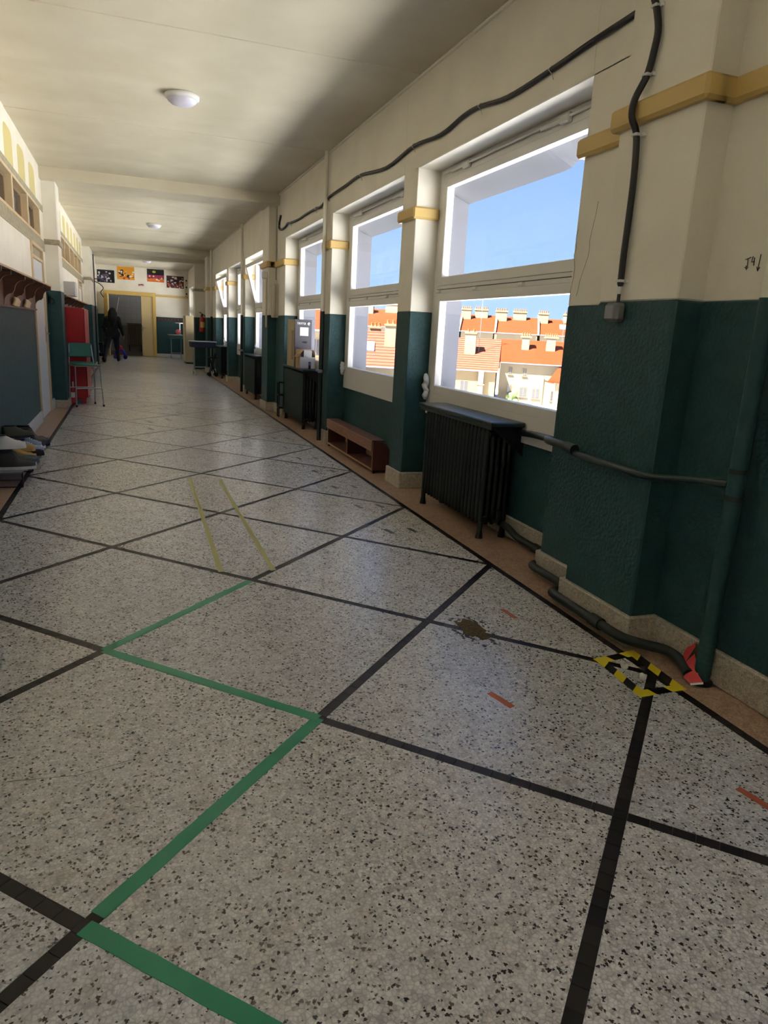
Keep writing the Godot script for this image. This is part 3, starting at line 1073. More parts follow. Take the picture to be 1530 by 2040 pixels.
# ---------------------------------------------------------------- radiators
func radiator(z0, z1, label, shelf_ext, cover, pipes_side):
	var xf := 0.20
	var cols := 5
	var dx := 0.045
	var h := 0.79
	var t = thing("radiator", label, "radiator", Vector3(xf, 0, (z0 + z1) * 0.5))
	var n = int(round(absf(z1 - z0) / 0.057))
	var pitch = (z1 - z0) / n
	var sec = new_st()
	for k in cols:
		var x = k * dx
		tube(sec, [Vector3(x, 0.10, 0), Vector3(x, 0.13, 0), Vector3(x, h - 0.04, 0), Vector3(x, h - 0.012, 0)], [0.012, 0.0205, 0.0205, 0.014], 8)
	bb(sec, Vector3(-0.004, 0.115, -0.022), Vector3((cols - 1) * dx + 0.004, 0.165, 0.022), 0.01)
	bb(sec, Vector3(-0.004, h - 0.07, -0.022), Vector3((cols - 1) * dx + 0.004, h - 0.015, 0.022), 0.014)
	bb(sec, Vector3(0.0, 0.40, -0.008), Vector3((cols - 1) * dx, 0.42, 0.008), 0.003)
	var sm = mesh_of(sec)
	for k in n:
		var zc = z0 + pitch * (k + 0.5)
		piece(t, "section", sm, M.iron_dark, Transform3D(Basis.IDENTITY, Vector3(0.0, 0, zc - t.position.z)))
	for zc in [z0 + pitch * 0.5, z1 - pitch * 0.5]:
		for x in [xf, xf + (cols - 1) * dx]:
			var ft = new_st()
			tube(ft, [Vector3(x, 0.12, zc), Vector3(x, 0.06, zc), Vector3(x, 0.0, zc)], [0.021, 0.019, 0.028], 8)
			part(t, "foot", ft, M.iron_dark)
	# shelf over it with triangular brackets at both ends
	var za = z0 + shelf_ext
	var zb = z1 - shelf_ext
	var s = thing("radiator_shelf", label.replace("radiator", "shelf over the radiator"), "shelf", Vector3(xf, 0.8, (z0 + z1) * 0.5))
	box_part(s, "board", Vector3(xf - 0.045, 0.808, za), Vector3(XW - 0.005, 0.84, zb), M.green_smooth, 0.007)
	if not cover:
		box_part(s, "front_edge", Vector3(xf - 0.035, 0.785, za - 0.02), Vector3(xf - 0.02, 0.81, zb + 0.02), M.iron, 0.003)
	for zz in [za - 0.06, zb + 0.035]:
		var br = new_st()
		prism(br, [Vector2(xf - 0.02, 0.808), Vector2(XW + 0.018, 0.808), Vector2(XW + 0.018, 0.60)], 2, zz, zz + 0.012)
		part(s, "bracket", br, M.iron)
	if cover:
		var c = box_part(t, "cover_panel", Vector3(xf - 0.032, 0.10, z0 + 0.02), Vector3(xf - 0.022, 0.78, z1 - 0.02), M.cover, 0.003)
	# valve and supply at the near end
	if pipes_side:
		var v = new_st()
		tube(v, [Vector3(xf + 0.1, 0.14, z0), Vector3(xf + 0.1, 0.14, z0 + 0.09)], 0.026, 10)
		tube(v, [Vector3(xf + 0.1, 0.12, z0 + 0.06), Vector3(xf + 0.1, 0.22, z0 + 0.06)], [0.018, 0.024], 10)
		part(t, "valve", v, M.iron_dark)

func build_radiators():
	radiator(-2.05, -3.16, "tall ribbed cast iron radiator under the first window", 0.10, false, true)
	radiator(-7.60, -8.88, "radiator with flat dark green cover under the cardboard collection box", 0.08, true, true)
	radiator(-11.75, -12.95, "radiator with flat green cover past the pilaster with the switch cabinet", 0.08, true, true)
	radiator(-17.2, -18.4, "radiator with flat green cover beside the portal", 0.08, true, true)
	# radiator in the room beyond the doorway
	var t = thing("radiator", "ribbed radiator in the dim room beyond the open double door", "radiator", Vector3(-1.84, 0, -33.2))
	var sec = new_st()
	tube(sec, [Vector3(0, 0.22, 0), Vector3(0, 1.22, 0)], 0.022, 8)
	bb(sec, Vector3(-0.03, 0.25, -0.05), Vector3(0.03, 0.32, 0.02), 0.01)
	bb(sec, Vector3(-0.03, 1.15, -0.05), Vector3(0.03, 1.22, 0.02), 0.01)
	var sm = mesh_of(sec)
	for k in 10:
		piece(t, "section", sm, M.tan_dark, Transform3D(Basis.IDENTITY, Vector3(-0.29 + k * 0.064, 0, 0)))
	for x in [-2.10, -1.58]:
		box_part(t, "foot", Vector3(x - 0.02, 0, -33.18), Vector3(x + 0.02, 0.28, -33.23), M.iron, 0.004)
	box_part(t, "shelf", Vector3(-2.2, 1.23, -33.08), Vector3(-1.45, 1.26, -33.3), M.tan_dark, 0.004)

# ---------------------------------------------------------------- pipes and cables
func build_pipes_and_cables():
	# vertical heating pipe by the first pilaster
	var p = thing("heating_pipe", "thick vertical heating pipe painted with the wall beside the pencilled mark", "pipe", Vector3(0.155, 0, 0.116))
	var a = new_st()
	tube(a, [Vector3(0.155, 0.0, 0.116), Vector3(0.155, DADO, 0.116)], 0.033, 16)
	part(p, "lower_pipe", a, M.green)
	var a2 = new_st()
	tube(a2, [Vector3(0.155, DADO, 0.116), Vector3(0.155, CEIL, 0.116)], 0.033, 16)
	part(p, "upper_pipe", a2, M.cream)
	for y in [0.80, 0.91]:
		var cl = new_st()
		tube(cl, [Vector3(0.155, y, 0.116), Vector3(0.155, y + 0.02, 0.116)], 0.037, 16)
		part(p, "clamp", cl, M.iron)
	# horizontal supply along the pilaster
	var q = thing("heating_pipe", "slim horizontal pipe crossing the green pilaster at sill height", "pipe", Vector3(0.03, 0.84, -0.5))
	var b = new_st()
	tube(b, smooth_path([Vector3(0.40, 0.77, -1.98), Vector3(0.36, 0.79, -1.75), Vector3(0.30, 0.805, -1.45), Vector3(0.17, 0.835, -1.28), Vector3(0.05, 0.855, -1.08), Vector3(0.035, 0.853, -0.86)], 5), 0.022, 12)
	part(q, "thick_run", b, M.iron)
	var b2 = new_st()
	tube(b2, [Vector3(0.035, 0.853, -0.90), Vector3(0.035, 0.848, -0.82)], 0.028, 12)
	part(q, "coupling", b2, M.iron)
	var b3 = new_st()
	tube(b3, smooth_path([Vector3(0.04, 0.832, -0.88), Vector3(0.04, 0.825, -0.6), Vector3(0.042, 0.823, -0.3), Vector3(0.07, 0.828, -0.2), Vector3(0.12, 0.845, -0.08), Vector3(0.145, 0.862, 0.09)], 5), 0.017, 12)
	part(q, "thin_run", b3, M.green_smooth)
	# return pipe low along the skirting, stepping round the pier and pilaster
	var r = thing("return_pipe", "dark green return pipe running low along the skirting", "pipe", Vector3(0.1, 0, -1.0))
	var c = new_st()
	var path := [Vector3(0.30, 0.14, -1.955), Vector3(0.34, 0.11, -1.92), Vector3(0.37, 0.065, -1.83), Vector3(0.37, 0.06, -1.55), Vector3(0.35, 0.06, -1.37), Vector3(0.26, 0.06, -1.33), Vector3(0.165, 0.06, -1.30), Vector3(0.150, 0.06, -1.18), Vector3(0.150, 0.06, -0.98), Vector3(0.13, 0.06, -0.90), Vector3(0.045, 0.06, -0.87), Vector3(0.014, 0.06, -0.80), Vector3(0.012, 0.06, -0.45), Vector3(0.02, 0.058, -0.26), Vector3(0.075, 0.055, -0.17), Vector3(0.145, 0.05, -0.10), Vector3(0.155, 0.04, -0.02), Vector3(0.11, 0.028, 0.09)]
	tube(c, smooth_path(path, 5), 0.024, 12)
	part(r, "pipe_run", c, M.iron)
	for s in [[Vector3(0.012, 0.06, -0.48), Vector3(0.012, 0.06, -0.40)], [Vector3(0.37, 0.06, -1.62), Vector3(0.37, 0.06, -1.54)]]:
		var cp = new_st()
		tube(cp, s, 0.031, 12)
		part(r, "coupling", cp, M.iron)
	# drain pipes down the piers
	for s in [[0.165, -6.60, "white vertical pipe on the pier between the shoe bench and the cardboard box", 0.027],
			[0.165, -13.45, "white vertical pipe on the pier past the switch cabinet", 0.027],
			[0.165, -19.45, "white vertical pipe in the corner beside the portal", 0.03]]:
		var t = thing("riser_pipe", s[2], "pipe", Vector3(s[0], 0, s[1]), "riser pipes on the window wall")
		var u = new_st()
		tube(u, [Vector3(s[0], DADO + 0.03, s[1]), Vector3(s[0], CEIL, s[1])], s[3], 12)
		part(t, "upper_pipe", u, M.cream)
		var l = new_st()
		tube(l, [Vector3(s[0], 0.0, s[1]), Vector3(s[0], DADO + 0.03, s[1])], s[3] + 0.002, 12)
		part(t, "lower_pipe", l, M.iron)
		var k = new_st()
		tube(k, [Vector3(s[0], 0.86, s[1]), Vector3(s[0], 0.90, s[1])], s[3] + 0.012, 12)
		tube(k, [Vector3(s[0], 0.88, s[1]), Vector3(s[0] - 0.07, 0.89, s[1] + 0.01)], 0.014, 8)
		part(t, "tap", k, M.steel)
	# black cable along the lintels, held by clips
	var cb = thing("power_cable", "black cable sagging along the wall above the windows", "cable", Vector3(0.19, 2.9, -5.0))
	var cst = new_st()
	var xk := XP - 0.016
	var cp := [Vector3(xk, 3.09, -9.50), Vector3(xk, 2.98, -9.62), Vector3(xk, 2.90, -9.58), Vector3(xk, 2.872, -9.35), Vector3(xk, 2.885, -9.1), Vector3(xk, 2.91, -8.95), Vector3(xk, 2.893, -8.74), Vector3(xk, 2.875, -8.2), Vector3(xk, 2.885, -7.7), Vector3(xk, 2.88, -7.2), Vector3(xk, 2.869, -6.95), Vector3(xk, 2.92, -6.55), Vector3(xk, 2.935, -5.85), Vector3(xk, 2.945, -5.3), Vector3(xk, 2.87, -4.5), Vector3(xk, 2.912, -3.82), Vector3(xk, 2.875, -3.25), Vector3(xk, 2.912, -2.85), Vector3(xk, 2.907, -2.59), Vector3(xk, 2.862, -2.2), Vector3(xk, 2.871, -1.7), Vector3(xk, 2.89, -1.32), Vector3(xk, 2.899, -0.98), Vector3(xk, 2.905, -0.83)]
	tube(cst, smooth_path(cp, 5), 0.015, 10)
	part(cb, "cable", cst, M.cable)
	for kk in [1, 6, 9, 11, 13, 15, 18, 20]:
		var q2: Vector3 = cp[kk]
		var cs = new_st()
		tube(cs, [q2 + Vector3(0.012, -0.05, 0.012), q2 + Vector3(0.0, -0.02, 0.008), q2 + Vector3(-0.019, 0.0, 0), q2 + Vector3(0.0, 0.02, 0), q2 + Vector3(0.014, 0.022, 0)], 0.003, 6)
		part(cb, "clip", cs, M.white)
	# cable dropping down the pilaster to the switch
	var dc = thing("switch_cable", "black cable dropping down the pilaster to the grey switch", "cable", Vector3(0.055, 1.6, -0.64))
	var ds = new_st()
	var xd := XF - 0.018
	var dp := [Vector3(xd, 3.27, -0.80), Vector3(xd, 3.05, -0.76), Vector3(xd, 2.87, -0.686), Vector3(xd, 2.786, -0.640), Vector3(xd, 2.69, -0.607), Vector3(xd, 2.615, -0.615), Vector3(xd, 2.524, -0.642), Vector3(xd - 0.03, 2.432, -0.665), Vector3(xd - 0.036, 2.36, -0.664), Vector3(xd - 0.01, 2.288, -0.650), Vector3(xd, 2.145, -0.645), Vector3(xd, 1.975, -0.642), Vector3(xd, 1.804, -0.645), Vector3(xd, 1.67, -0.642), Vector3(xd, 1.652, -0.642)]
	tube(ds, smooth_path(dp, 5), 0.015, 10)
	part(dc, "cable", ds, M.cable)
	var tip = new_st()
	tube(tip, [Vector3(xd, 1.655, -0.642), Vector3(xd, 1.57, -0.642)], 0.008, 8)
	part(dc, "cable_end", tip, M.cable)
	var sl = new_st()
	tube(sl, [Vector3(xd, 1.645, -0.642), Vector3(xd, 1.612, -0.642)], 0.0125, 10)
	part(dc, "white_sleeve", sl, M.white)
	for kk in [3, 6, 9, 13]:
		var q3: Vector3 = dp[kk]
		var cs = new_st()
		bb(cs, q3 + Vector3(-0.017, -0.006, -0.019), q3 + Vector3(0.02, 0.006, 0.019), 0.003)
		bb(cs, q3 + Vector3(0.004, -0.008, 0.018), q3 + Vector3(0.03 if kk == 9 else 0.02, 0.008, 0.034), 0.002)
		part(dc, "clip", cs, M.white)
	# surface mounted switch
	var sw = thing("light_switch", "grey surface mounted rocker switch on the green pilaster", "switch", Vector3(XF, 1.53, -0.65))
	box_part(sw, "box", Vector3(XF - 0.05, 1.487, -0.70), Vector3(XF + 0.002, 1.572, -0.60), M.grey_plastic, 0.012)
	box_part(sw, "rocker", Vector3(XF - 0.056, 1.497, -0.686), Vector3(XF - 0.045, 1.562, -0.622), M.grey_light, 0.004)

# ---------------------------------------------------------------- things along the left wall
func divider_poly(x0, x1, y0, y1):
	# profile of a coat shelf divider in the x-y plane: deep at the top, scooped towards the wall
	var h = (y1 - y0) / 0.3
	var p := [Vector2(x0, y1), Vector2(x1, y1), Vector2(x1, y1 - 0.035 * h)]
	for k in 7:
		var a = PI * 0.5 * k / 6.0
		p.append(Vector2(x1 - 0.012 - sin(a) * 0.085, y1 - (0.04 + (1.0 - cos(a)) * 0.095) * h))
	p.append(Vector2(x1 - 0.115, y1 - 0.16 * h))
	for k in 6:
		var a = PI * 0.5 * k / 5.0
		p.append(Vector2(x1 - 0.12 - sin(a) * 0.07, y1 - (0.165 + (1.0 - cos(a)) * 0.08) * h))
	p.append(Vector2(x0 + 0.012, y0))
	p.append(Vector2(x0, y0))
	return p

func coat_shelf(called_label, z0, z1, y0, y1, depth, divs, pegs):
	var x0 := XL + 0.001
	var t = thing("coat_shelf", called_label, "coat shelf", Vector3(x0, y0, (z0 + z1) * 0.5))
	box_part(t, "top_board", Vector3(x0, y1, z0), Vector3(x0 + depth + 0.008, y1 + 0.018, z1), M.wood_brown, 0.003)
	box_part(t, "top_edge", Vector3(x0 + depth + 0.008, y1 + 0.001, z0), Vector3(x0 + depth + 0.012, y1 + 0.017, z1), M.wood_edge)
	box_part(t, "back_board", Vector3(x0, y0 + 0.02, z0), Vector3(x0 + 0.012, y1, z1), M.wood_brown)
	box_part(t, "lower_rail", Vector3(x0, y0, z0), Vector3(x0 + 0.03, y0 + 0.022, z1), M.wood_brown, 0.004)
	for z in divs:
		var st = new_st()
		var poly = divider_poly(x0, x0 + depth, y0, y1)
		prism(st, poly, 2, z - 0.009, z + 0.009)
		var d = part(t, "divider", st, M.wood_brown)
		var ed = new_st()
		for k in range(1, poly.size() - 2):
			var a = poly[k]
			var b = poly[k + 1]
			var nn = Vector2(b.y - a.y, a.x - b.x).normalized() * 0.002
			if (nn.x + nn.y * -1.0) < 0:
				nn = -nn
			quad(ed, Vector3(a.x + nn.x, a.y + nn.y, z - 0.008), Vector3(b.x + nn.x, b.y + nn.y, z - 0.008), Vector3(b.x + nn.x, b.y + nn.y, z + 0.008), Vector3(a.x + nn.x, a.y + nn.y, z + 0.008), Vector3(nn.x, nn.y, 0))
		part(d, "edge_band", ed, M.wood_edge)
	for z in pegs:
		# ribbed cream peg plates between the dividers
		var st = new_st()
		for k in 6:
			var f = (k - 2.5) / 2.5
			tube(st, [Vector3(x0 + 0.03, y0 + 0.025, z + f * 0.17), Vector3(x0 + 0.045, y0 + 0.07, z + f * 0.15), Vector3(x0 + 0.035, y0 + 0.105, z + f * 0.10)], [0.016, 0.018, 0.012], 7)
		part(t, "ribbed_peg", st, M.tan_frame)
	return t

func shoe_mesh(len_, wid, hgt, kind):
	# a shoe along +x: sections from heel to toe; kind 0 sneaker, 1 boot, 2 slipper
	var st = new_st()
	st.set_smooth_group(0)
	var secs := []
	var n := 12
	for k in n + 1:
		var f = float(k) / n
		var w = wid * 0.5 * (0.72 + 0.30 * sin(PI * clampf(f * 0.95 + 0.12, 0, 1))) * (1.0 if f < 0.86 else sqrt(maxf(0.02, 1.0 - pow((f - 0.86) / 0.15, 2.0))))
		if f < 0.06:
			w *= 0.75
		var h: float
		if kind == 1:
			h = hgt * (1.0 if f < 0.42 else lerpf(1.0, 0.36, smoothstep(0.42, 0.66, f)))
		elif kind == 2:
			h = hgt * (0.45 if f < 0.35 else lerpf(0.45, 0.8, smoothstep(0.35, 0.5, f)))
		else:
			h = hgt * (1.0 if f < 0.30 else lerpf(1.0, 0.46, smoothstep(0.30, 0.8, f)))
		if f > 0.9:
			h *= 0.72
		var ring := []
		for j in 9:
			var a = PI * j / 8.0
			ring.append(Vector3((f - 0.5) * len_, 0.022 + h * pow(sin(a), 0.6) * 0.98, -cos(a) * w * (1.0 - 0.25 * sin(a) * (1.0 if kind == 1 else 0.8))))
		secs.append(ring)
	for k in n:
		for j in 8:
			var a = secs[k][j]
			var c = secs[k + 1][j + 1]
			quad(st, a, secs[k][j + 1], c, secs[k + 1][j], (a + c) * 0.5 - Vector3((a.x + c.x) * 0.5, 0.0, 0))
	for e in [0, n]:
		for j in range(1, 8):
			tri(st, secs[e][0], secs[e][j], secs[e][j + 1], Vector3(-1 if e == 0 else 1, 0, 0))
	return mesh_of(st)

func sole_mesh(len_, wid):
	var st = new_st()
	var p := []
	var q := []
	for k in 11:
		var f = k / 10.0
		var w = wid * 0.5 * (0.80 + 0.26 * sin(PI * clampf(f * 0.95 + 0.12, 0, 1))) * (1.0 if f < 0.86 else sqrt(maxf(0.03, 1.0 - pow((f - 0.86) / 0.15, 2.0))))
		p.append(Vector2((f - 0.5) * len_ * 1.03, w))
		q.append(Vector2((f - 0.5) * len_ * 1.03, -w))
	q.reverse()
	prism(st, p + q, 1, 0.0, 0.024)
	return mesh_of(st)

func opening_mesh(len_, wid, hgt, kind):
	var st = new_st()
	var p := []
	for k in 14:
		var a = TAU * k / 14
		p.append(Vector2(-len_ * (0.26 if kind != 2 else 0.2) + cos(a) * len_ * 0.19, sin(a) * wid * 0.27))
	var y = hgt * (1.0 if kind != 2 else 0.5) + 0.016
	prism(st, p, 1, y, y + 0.008)
	return mesh_of(st)

func lace_mesh(len_, wid, hgt):
	var st = new_st()
	for k in 4:
		var f = 0.42 + k * 0.07
		var h = hgt * lerpf(1.0, 0.46, smoothstep(0.30, 0.8, f)) + 0.02
		bb(st, Vector3((f - 0.5) * len_ - 0.004, h - 0.004, -wid * 0.2), Vector3((f - 0.5) * len_ + 0.004, h + 0.006, wid * 0.2), 0.002)
	return mesh_of(st)

func shoe(label, at, turn, len_, wid, hgt, kind, upper, sole, lace = null, roll = 0.0):
	var t = thing("shoe", label, "shoe", at, "shoes on the metal rack")
	t.rotation = Vector3(0, turn, roll)
	piece(t, "upper", shoe_mesh(len_, wid, hgt, kind), upper, Transform3D.IDENTITY)
	piece(t, "sole", sole_mesh(len_, wid), sole, Transform3D.IDENTITY)
	piece(t, "opening", opening_mesh(len_, wid, hgt, kind), M.black, Transform3D.IDENTITY)
	if lace != null:
		piece(t, "laces", lace_mesh(len_, wid, hgt), lace, Transform3D.IDENTITY)

func build_left_things():
	coat_shelf("long brown wooden coat shelf with scooped dividers on the near classroom wall", -2.0, -8.13, 1.435, 1.735, 0.205,
		[-3.1, -4.25, -4.75, -5.644, -6.31, -7.25, -8.12], [-6.25, -7.12])
	var rail2 = coat_shelf("brown wooden coat shelf on the wall above the red locker", -10.45, -17.1, 1.54, 1.70, 0.205,
		[-10.46, -11.6, -12.6, -13.6, -14.6, -15.6, -16.5, -17.09], [])
	# blue sticker on the wall over the coat shelf
	var sk = new_st()
	bb(sk, Vector3(XL - 0.001, 1.885, -4.45), Vector3(XL + 0.003, 1.96, -4.83), 0.001)
	single("sticker", "small blue sign on the cream wall above the long coat shelf", "sign", sk, mat(col(70, 110, 190), 0.5))
	# metal loop on the green pilaster
	var lp = thing("wall_hook", "small dark metal loop on the green pilaster beside the classroom door", "hook", Vector3(-3.18, 1.55, -9.84))
	var ls = new_st()
	var pts := []
	for k in 13:
		var a = TAU * k / 12.0
		pts.append(Vector3(-3.17 + cos(a) * 0.03, 1.59 + sin(a) * 0.045, -9.80))
	tube(ls, pts, 0.008, 6, false)
	part(lp, "ring", ls, M.iron)
	box_part(lp, "plate", Vector3(-3.22, 1.56, -9.80), Vector3(-3.19, 1.66, -9.852), M.iron, 0.003)
	# white carton on the second coat shelf
	var cb = thing("white_box", "plain white box standing on the coat shelf over the red locker", "box", Vector3(-3.1, 1.718, -11.0))
	box_part(cb, "carton", Vector3(-3.235, 1.719, -11.1), Vector3(-2.93, 1.95, -11.62), mat(col(206, 204, 202), 0.6), 0.006)
	box_part(cb, "lid_flap", Vector3(-2.93, 1.84, -11.12), Vector3(-2.924, 1.948, -11.60), mat(col(214, 212, 210), 0.6), 0.002)
	# red locker
	var lk = thing("locker", "tall glossy red metal locker with two doors on short feet", "locker", Vector3(-3.0, 0, -11.1))
	box_part(lk, "body", Vector3(-3.225, 0.08, -10.47), Vector3(-2.80, 1.53, -11.75), M.red, 0.01)
	for s in [[-10.485, -11.08], [-11.10, -11.735]]:
		var dr = box_part(lk, "door", Vector3(-2.80, 0.10, s[0]), Vector3(-2.775, 1.515, s[1]), M.red, 0.008)
		box_part(dr, "handle", Vector3(-2.775, 0.78, s[1] + 0.06), Vector3(-2.757, 0.90, s[1] + 0.085), M.steel, 0.004)
	for z in [-10.53, -11.69]:
		for x in [-3.17, -2.84]:
			box_part(lk, "foot", Vector3(x - 0.03, 0, z - 0.03), Vector3(x + 0.03, 0.085, z + 0.03), M.red, 0.004)
	# striped panel leaning between pilaster and locker
	var fp = thing("striped_placard", "red and white striped placard leaning between the pilaster and the red locker", "placard", Vector3(-2.98, 0, -10.42))
	for k in 5:
		box_part(fp, "stripe", Vector3(-3.045 + k * 0.012, 0.02 + k * 0.085, -10.405), Vector3(-2.965 - k * 0.006, 0.02 + (k + 1) * 0.085, -10.43), M.red_bright if k % 2 == 0 else M.white, 0.002)
	build_high_chair()
	build_shoe_rack()

func build_high_chair():
	# built facing +z about its own middle, then turned a little
	var t = thing("high_chair", "tall green plastic seated school chair with chrome legs beside the red locker", "chair", Vector3(-2.795, 0, -10.225))
	t.rotation.y = deg_to_rad(20.0)
	var seat = new_st()
	curved_sheet(seat, [Vector2(0.20, 0.652), Vector2(0.17, 0.668), Vector2(0.07, 0.662), Vector2(-0.06, 0.655), Vector2(-0.13, 0.665), Vector2(-0.16, 0.69)], -0.185, 0.185, 0.012, 0.0)
	part(t, "seat", seat, M.chair_green, true)
	var back = new_st()
	curved_sheet(back, [Vector2(-0.15, 0.775), Vector2(-0.17, 0.83), Vector2(-0.185, 0.90), Vector2(-0.19, 0.98)], -0.19, 0.17, 0.012, 0.03)
	part(t, "backrest", back, M.chair_green, true)
	for s in [-1.0, 1.0]:
		var x = s * 0.19
		var lg = new_st()
		tube(lg, [Vector3(x, 0.63, 0.15), Vector3(x + s * 0.02, 0.0, 0.20)], 0.0105, 8)
		part(t, "front_leg", lg, M.steel, true)
		var rl = new_st()
		tube(rl, [Vector3(x - s * 0.02, 0.96, -0.20), Vector3(x, 0.68, -0.16), Vector3(x, 0.62, -0.15), Vector3(x + s * 0.01, 0.0, -0.19)], 0.0105, 8)
		part(t, "rear_leg", rl, M.steel, true)
		var rail = new_st()
		tube(rail, [Vector3(x, 0.635, 0.15), Vector3(x, 0.64, -0.155)], 0.0105, 8)
		part(t, "side_rail", rail, M.steel, true)
		for f in [Vector3(x + s * 0.02, 0.0, 0.20), Vector3(x + s * 0.01, 0.0, -0.19)]:
			var fo = new_st()
			tube(fo, [f, f + Vector3(0, 0.03, 0.0)], 0.016, 8)
			part(t, "foot_cap", fo, M.black, true)
	for s in [[0.635, 0.15], [0.29, 0.178], [0.28, -0.172]]:
		var br = new_st()
		tube(br, [Vector3(-0.2, s[0], s[1]), Vector3(0.2, s[0], s[1])], 0.0095, 8)
		part(t, "crossbar", br, M.steel, true)

func curved_sheet(st, prof, x0, x1, th, dish):
	st.set_smooth_group(0)
	var nx := 8
	var top := []
	for k in prof.size():
		var row := []
		for i in nx + 1:
			var f = float(i) / nx
			var d = dish * (1.0 - pow(2.0 * f - 1.0, 2.0))
			row.append(Vector3(lerpf(x0, x1, f), prof[k].y, prof[k].x - d))
		top.append(row)
	var up := Vector3(0, th, th * 0.6)
	for k in prof.size() - 1:
		for i in nx:
			quad(st, top[k][i], top[k][i + 1], top[k + 1][i + 1], top[k + 1][i], Vector3(0, 0.6, 1))
			quad(st, top[k][i] - up, top[k][i + 1] - up, top[k + 1][i + 1] - up, top[k + 1][i] - up, Vector3(0, -0.6, -1))
	st.set_smooth_group(-1)
	var m = prof.size() - 1
	for i in nx:
		quad(st, top[0][i], top[0][i + 1], top[0][i + 1] - up, top[0][i] - up, Vector3(0, -1, 1))
		quad(st, top[m][i], top[m][i + 1], top[m][i + 1] - up, top[m][i] - up, Vector3(0, 1, -1))
	for k in m:
		quad(st, top[k][0], top[k + 1][0], top[k + 1][0] - up, top[k][0] - up, Vector3.LEFT)
		quad(st, top[k][nx], top[k + 1][nx], top[k + 1][nx] - up, top[k][nx] - up, Vector3.RIGHT)

func build_shoe_rack():
	var t = thing("shoe_rack", "low metal shoe rack with wire legs against the green classroom wall", "shoe rack", Vector3(-3.08, 0, -4.9))
	var xa := -3.215
	var xb := -2.965
	for s in [[-4.03, -4.72], [-4.74, -5.60]]:
		box_part(t, "shelf_plate", Vector3(xa, 0.118, s[0]), Vector3(xb, 0.13, s[1]), mat(col(128, 134, 146), 0.35, 0.6), 0.003)
	for z in [-4.05, -4.71, -5.57]:
		var l = new_st()
		tube(l, [Vector3(xa + 0.02, 0.12, z), Vector3(xa + 0.02, 0.006, z), Vector3(xb, 0.006, z), Vector3(xb, 0.13, z)], 0.006, 6)
		tube(l, [Vector3(xa + 0.02, 0.065, z), Vector3(xb, 0.065, z)], 0.005, 6)
		part(t, "leg_frame", l, M.iron_dark)
	# grey board leaning against the wall behind the shoes
	var b = new_st()
	prism(b, [Vector2(-3.9, 0.13), Vector2(-5.62, 0.13), Vector2(-5.62, 0.29), Vector2(-3.9, 0.29)], 0, -3.222, -3.21)
	single("back_board", "grey board standing on the shoe rack against the wall", "board", b, mat(col(120, 128, 134), 0.6))
	var tan_ = mat(col(176, 140, 78), 0.7)
	var white_ = mat(col(214, 210, 204), 0.7)
	var navy = mat(col(30, 36, 62), 0.6)
	var pale = tri_mat(noise_tex(128, 0.09, FastNoiseLite.TYPE_SIMPLEX_SMOOTH, col(96, 112, 150), col(206, 214, 226), 2, 31), 0.12, 0.6)
	var olive = mat(col(74, 72, 56), 0.8)
	var plum = mat(col(48, 38, 48), 0.55)
	var slate = mat(col(84, 98, 112), 0.6)
	var blk = mat(col(22, 22, 24), 0.55)
	var y := 0.131
	shoe("black ankle boot with white welt at the near end of the shoe rack", Vector3(-3.030, y, -4.20), 0.12, 0.30, 0.11, 0.13, 1, blk, white_)
	shoe("second black boot with white welt beside its pair on the shoe rack", Vector3(-3.045, y, -4.34), 0.05, 0.30, 0.11, 0.12, 1, blk, white_)
	shoe("off white slip-on shoe lying on top of the black boots", Vector3(-3.070, y + 0.165, -4.24), 0.3, 0.24, 0.10, 0.09, 0, white_, white_)
	shoe("blue grey slipper on the front edge of the shoe rack", Vector3(-3.000, y, -4.47), -0.1, 0.24, 0.09, 0.06, 2, slate, slate)
	shoe("tan suede shoe lying on the shoe rack", Vector3(-3.050, y, -4.62), 0.1, 0.26, 0.10, 0.09, 0, tan_, tan_)
	shoe("tan suede shoe resting above its pair on the shoe rack", Vector3(-3.070, y + 0.06, -4.72), 0.18, 0.26, 0.10, 0.09, 0, tan_, tan_)
	shoe("small black ballet shoe on the front edge of the shoe rack", Vector3(-2.970, y, -4.84), 0.0, 0.18, 0.075, 0.045, 2, blk, blk)
	shoe("pale blue patterned sneaker with white toe on the shoe rack", Vector3(-3.030, y, -4.98), 0.12, 0.27, 0.10, 0.10, 0, pale, white_, white_)
	shoe("pale blue patterned sneaker leaning on its pair on the shoe rack", Vector3(-3.060, y + 0.03, -5.10), -0.1, 0.27, 0.10, 0.11, 0, pale, white_, white_)
	shoe("olive grey felt shoe behind the sneakers on the shoe rack", Vector3(-3.105, y + 0.14, -5.0), 0.4, 0.26, 0.10, 0.09, 0, olive, blk)
	shoe("navy blue sneaker past the patterned pair on the shoe rack", Vector3(-3.040, y, -5.24), 0.05, 0.26, 0.10, 0.09, 0, navy, white_, white_)
	shoe("dark plum leather boot at the far end of the shoe rack", Vector3(-3.030, y, -5.38), 0.08, 0.29, 0.11, 0.15, 1, plum, blk)
	shoe("second dark plum boot at the far end of the shoe rack", Vector3(-3.050, y, -5.51), 0.02, 0.29, 0.11, 0.16, 1, plum, blk)

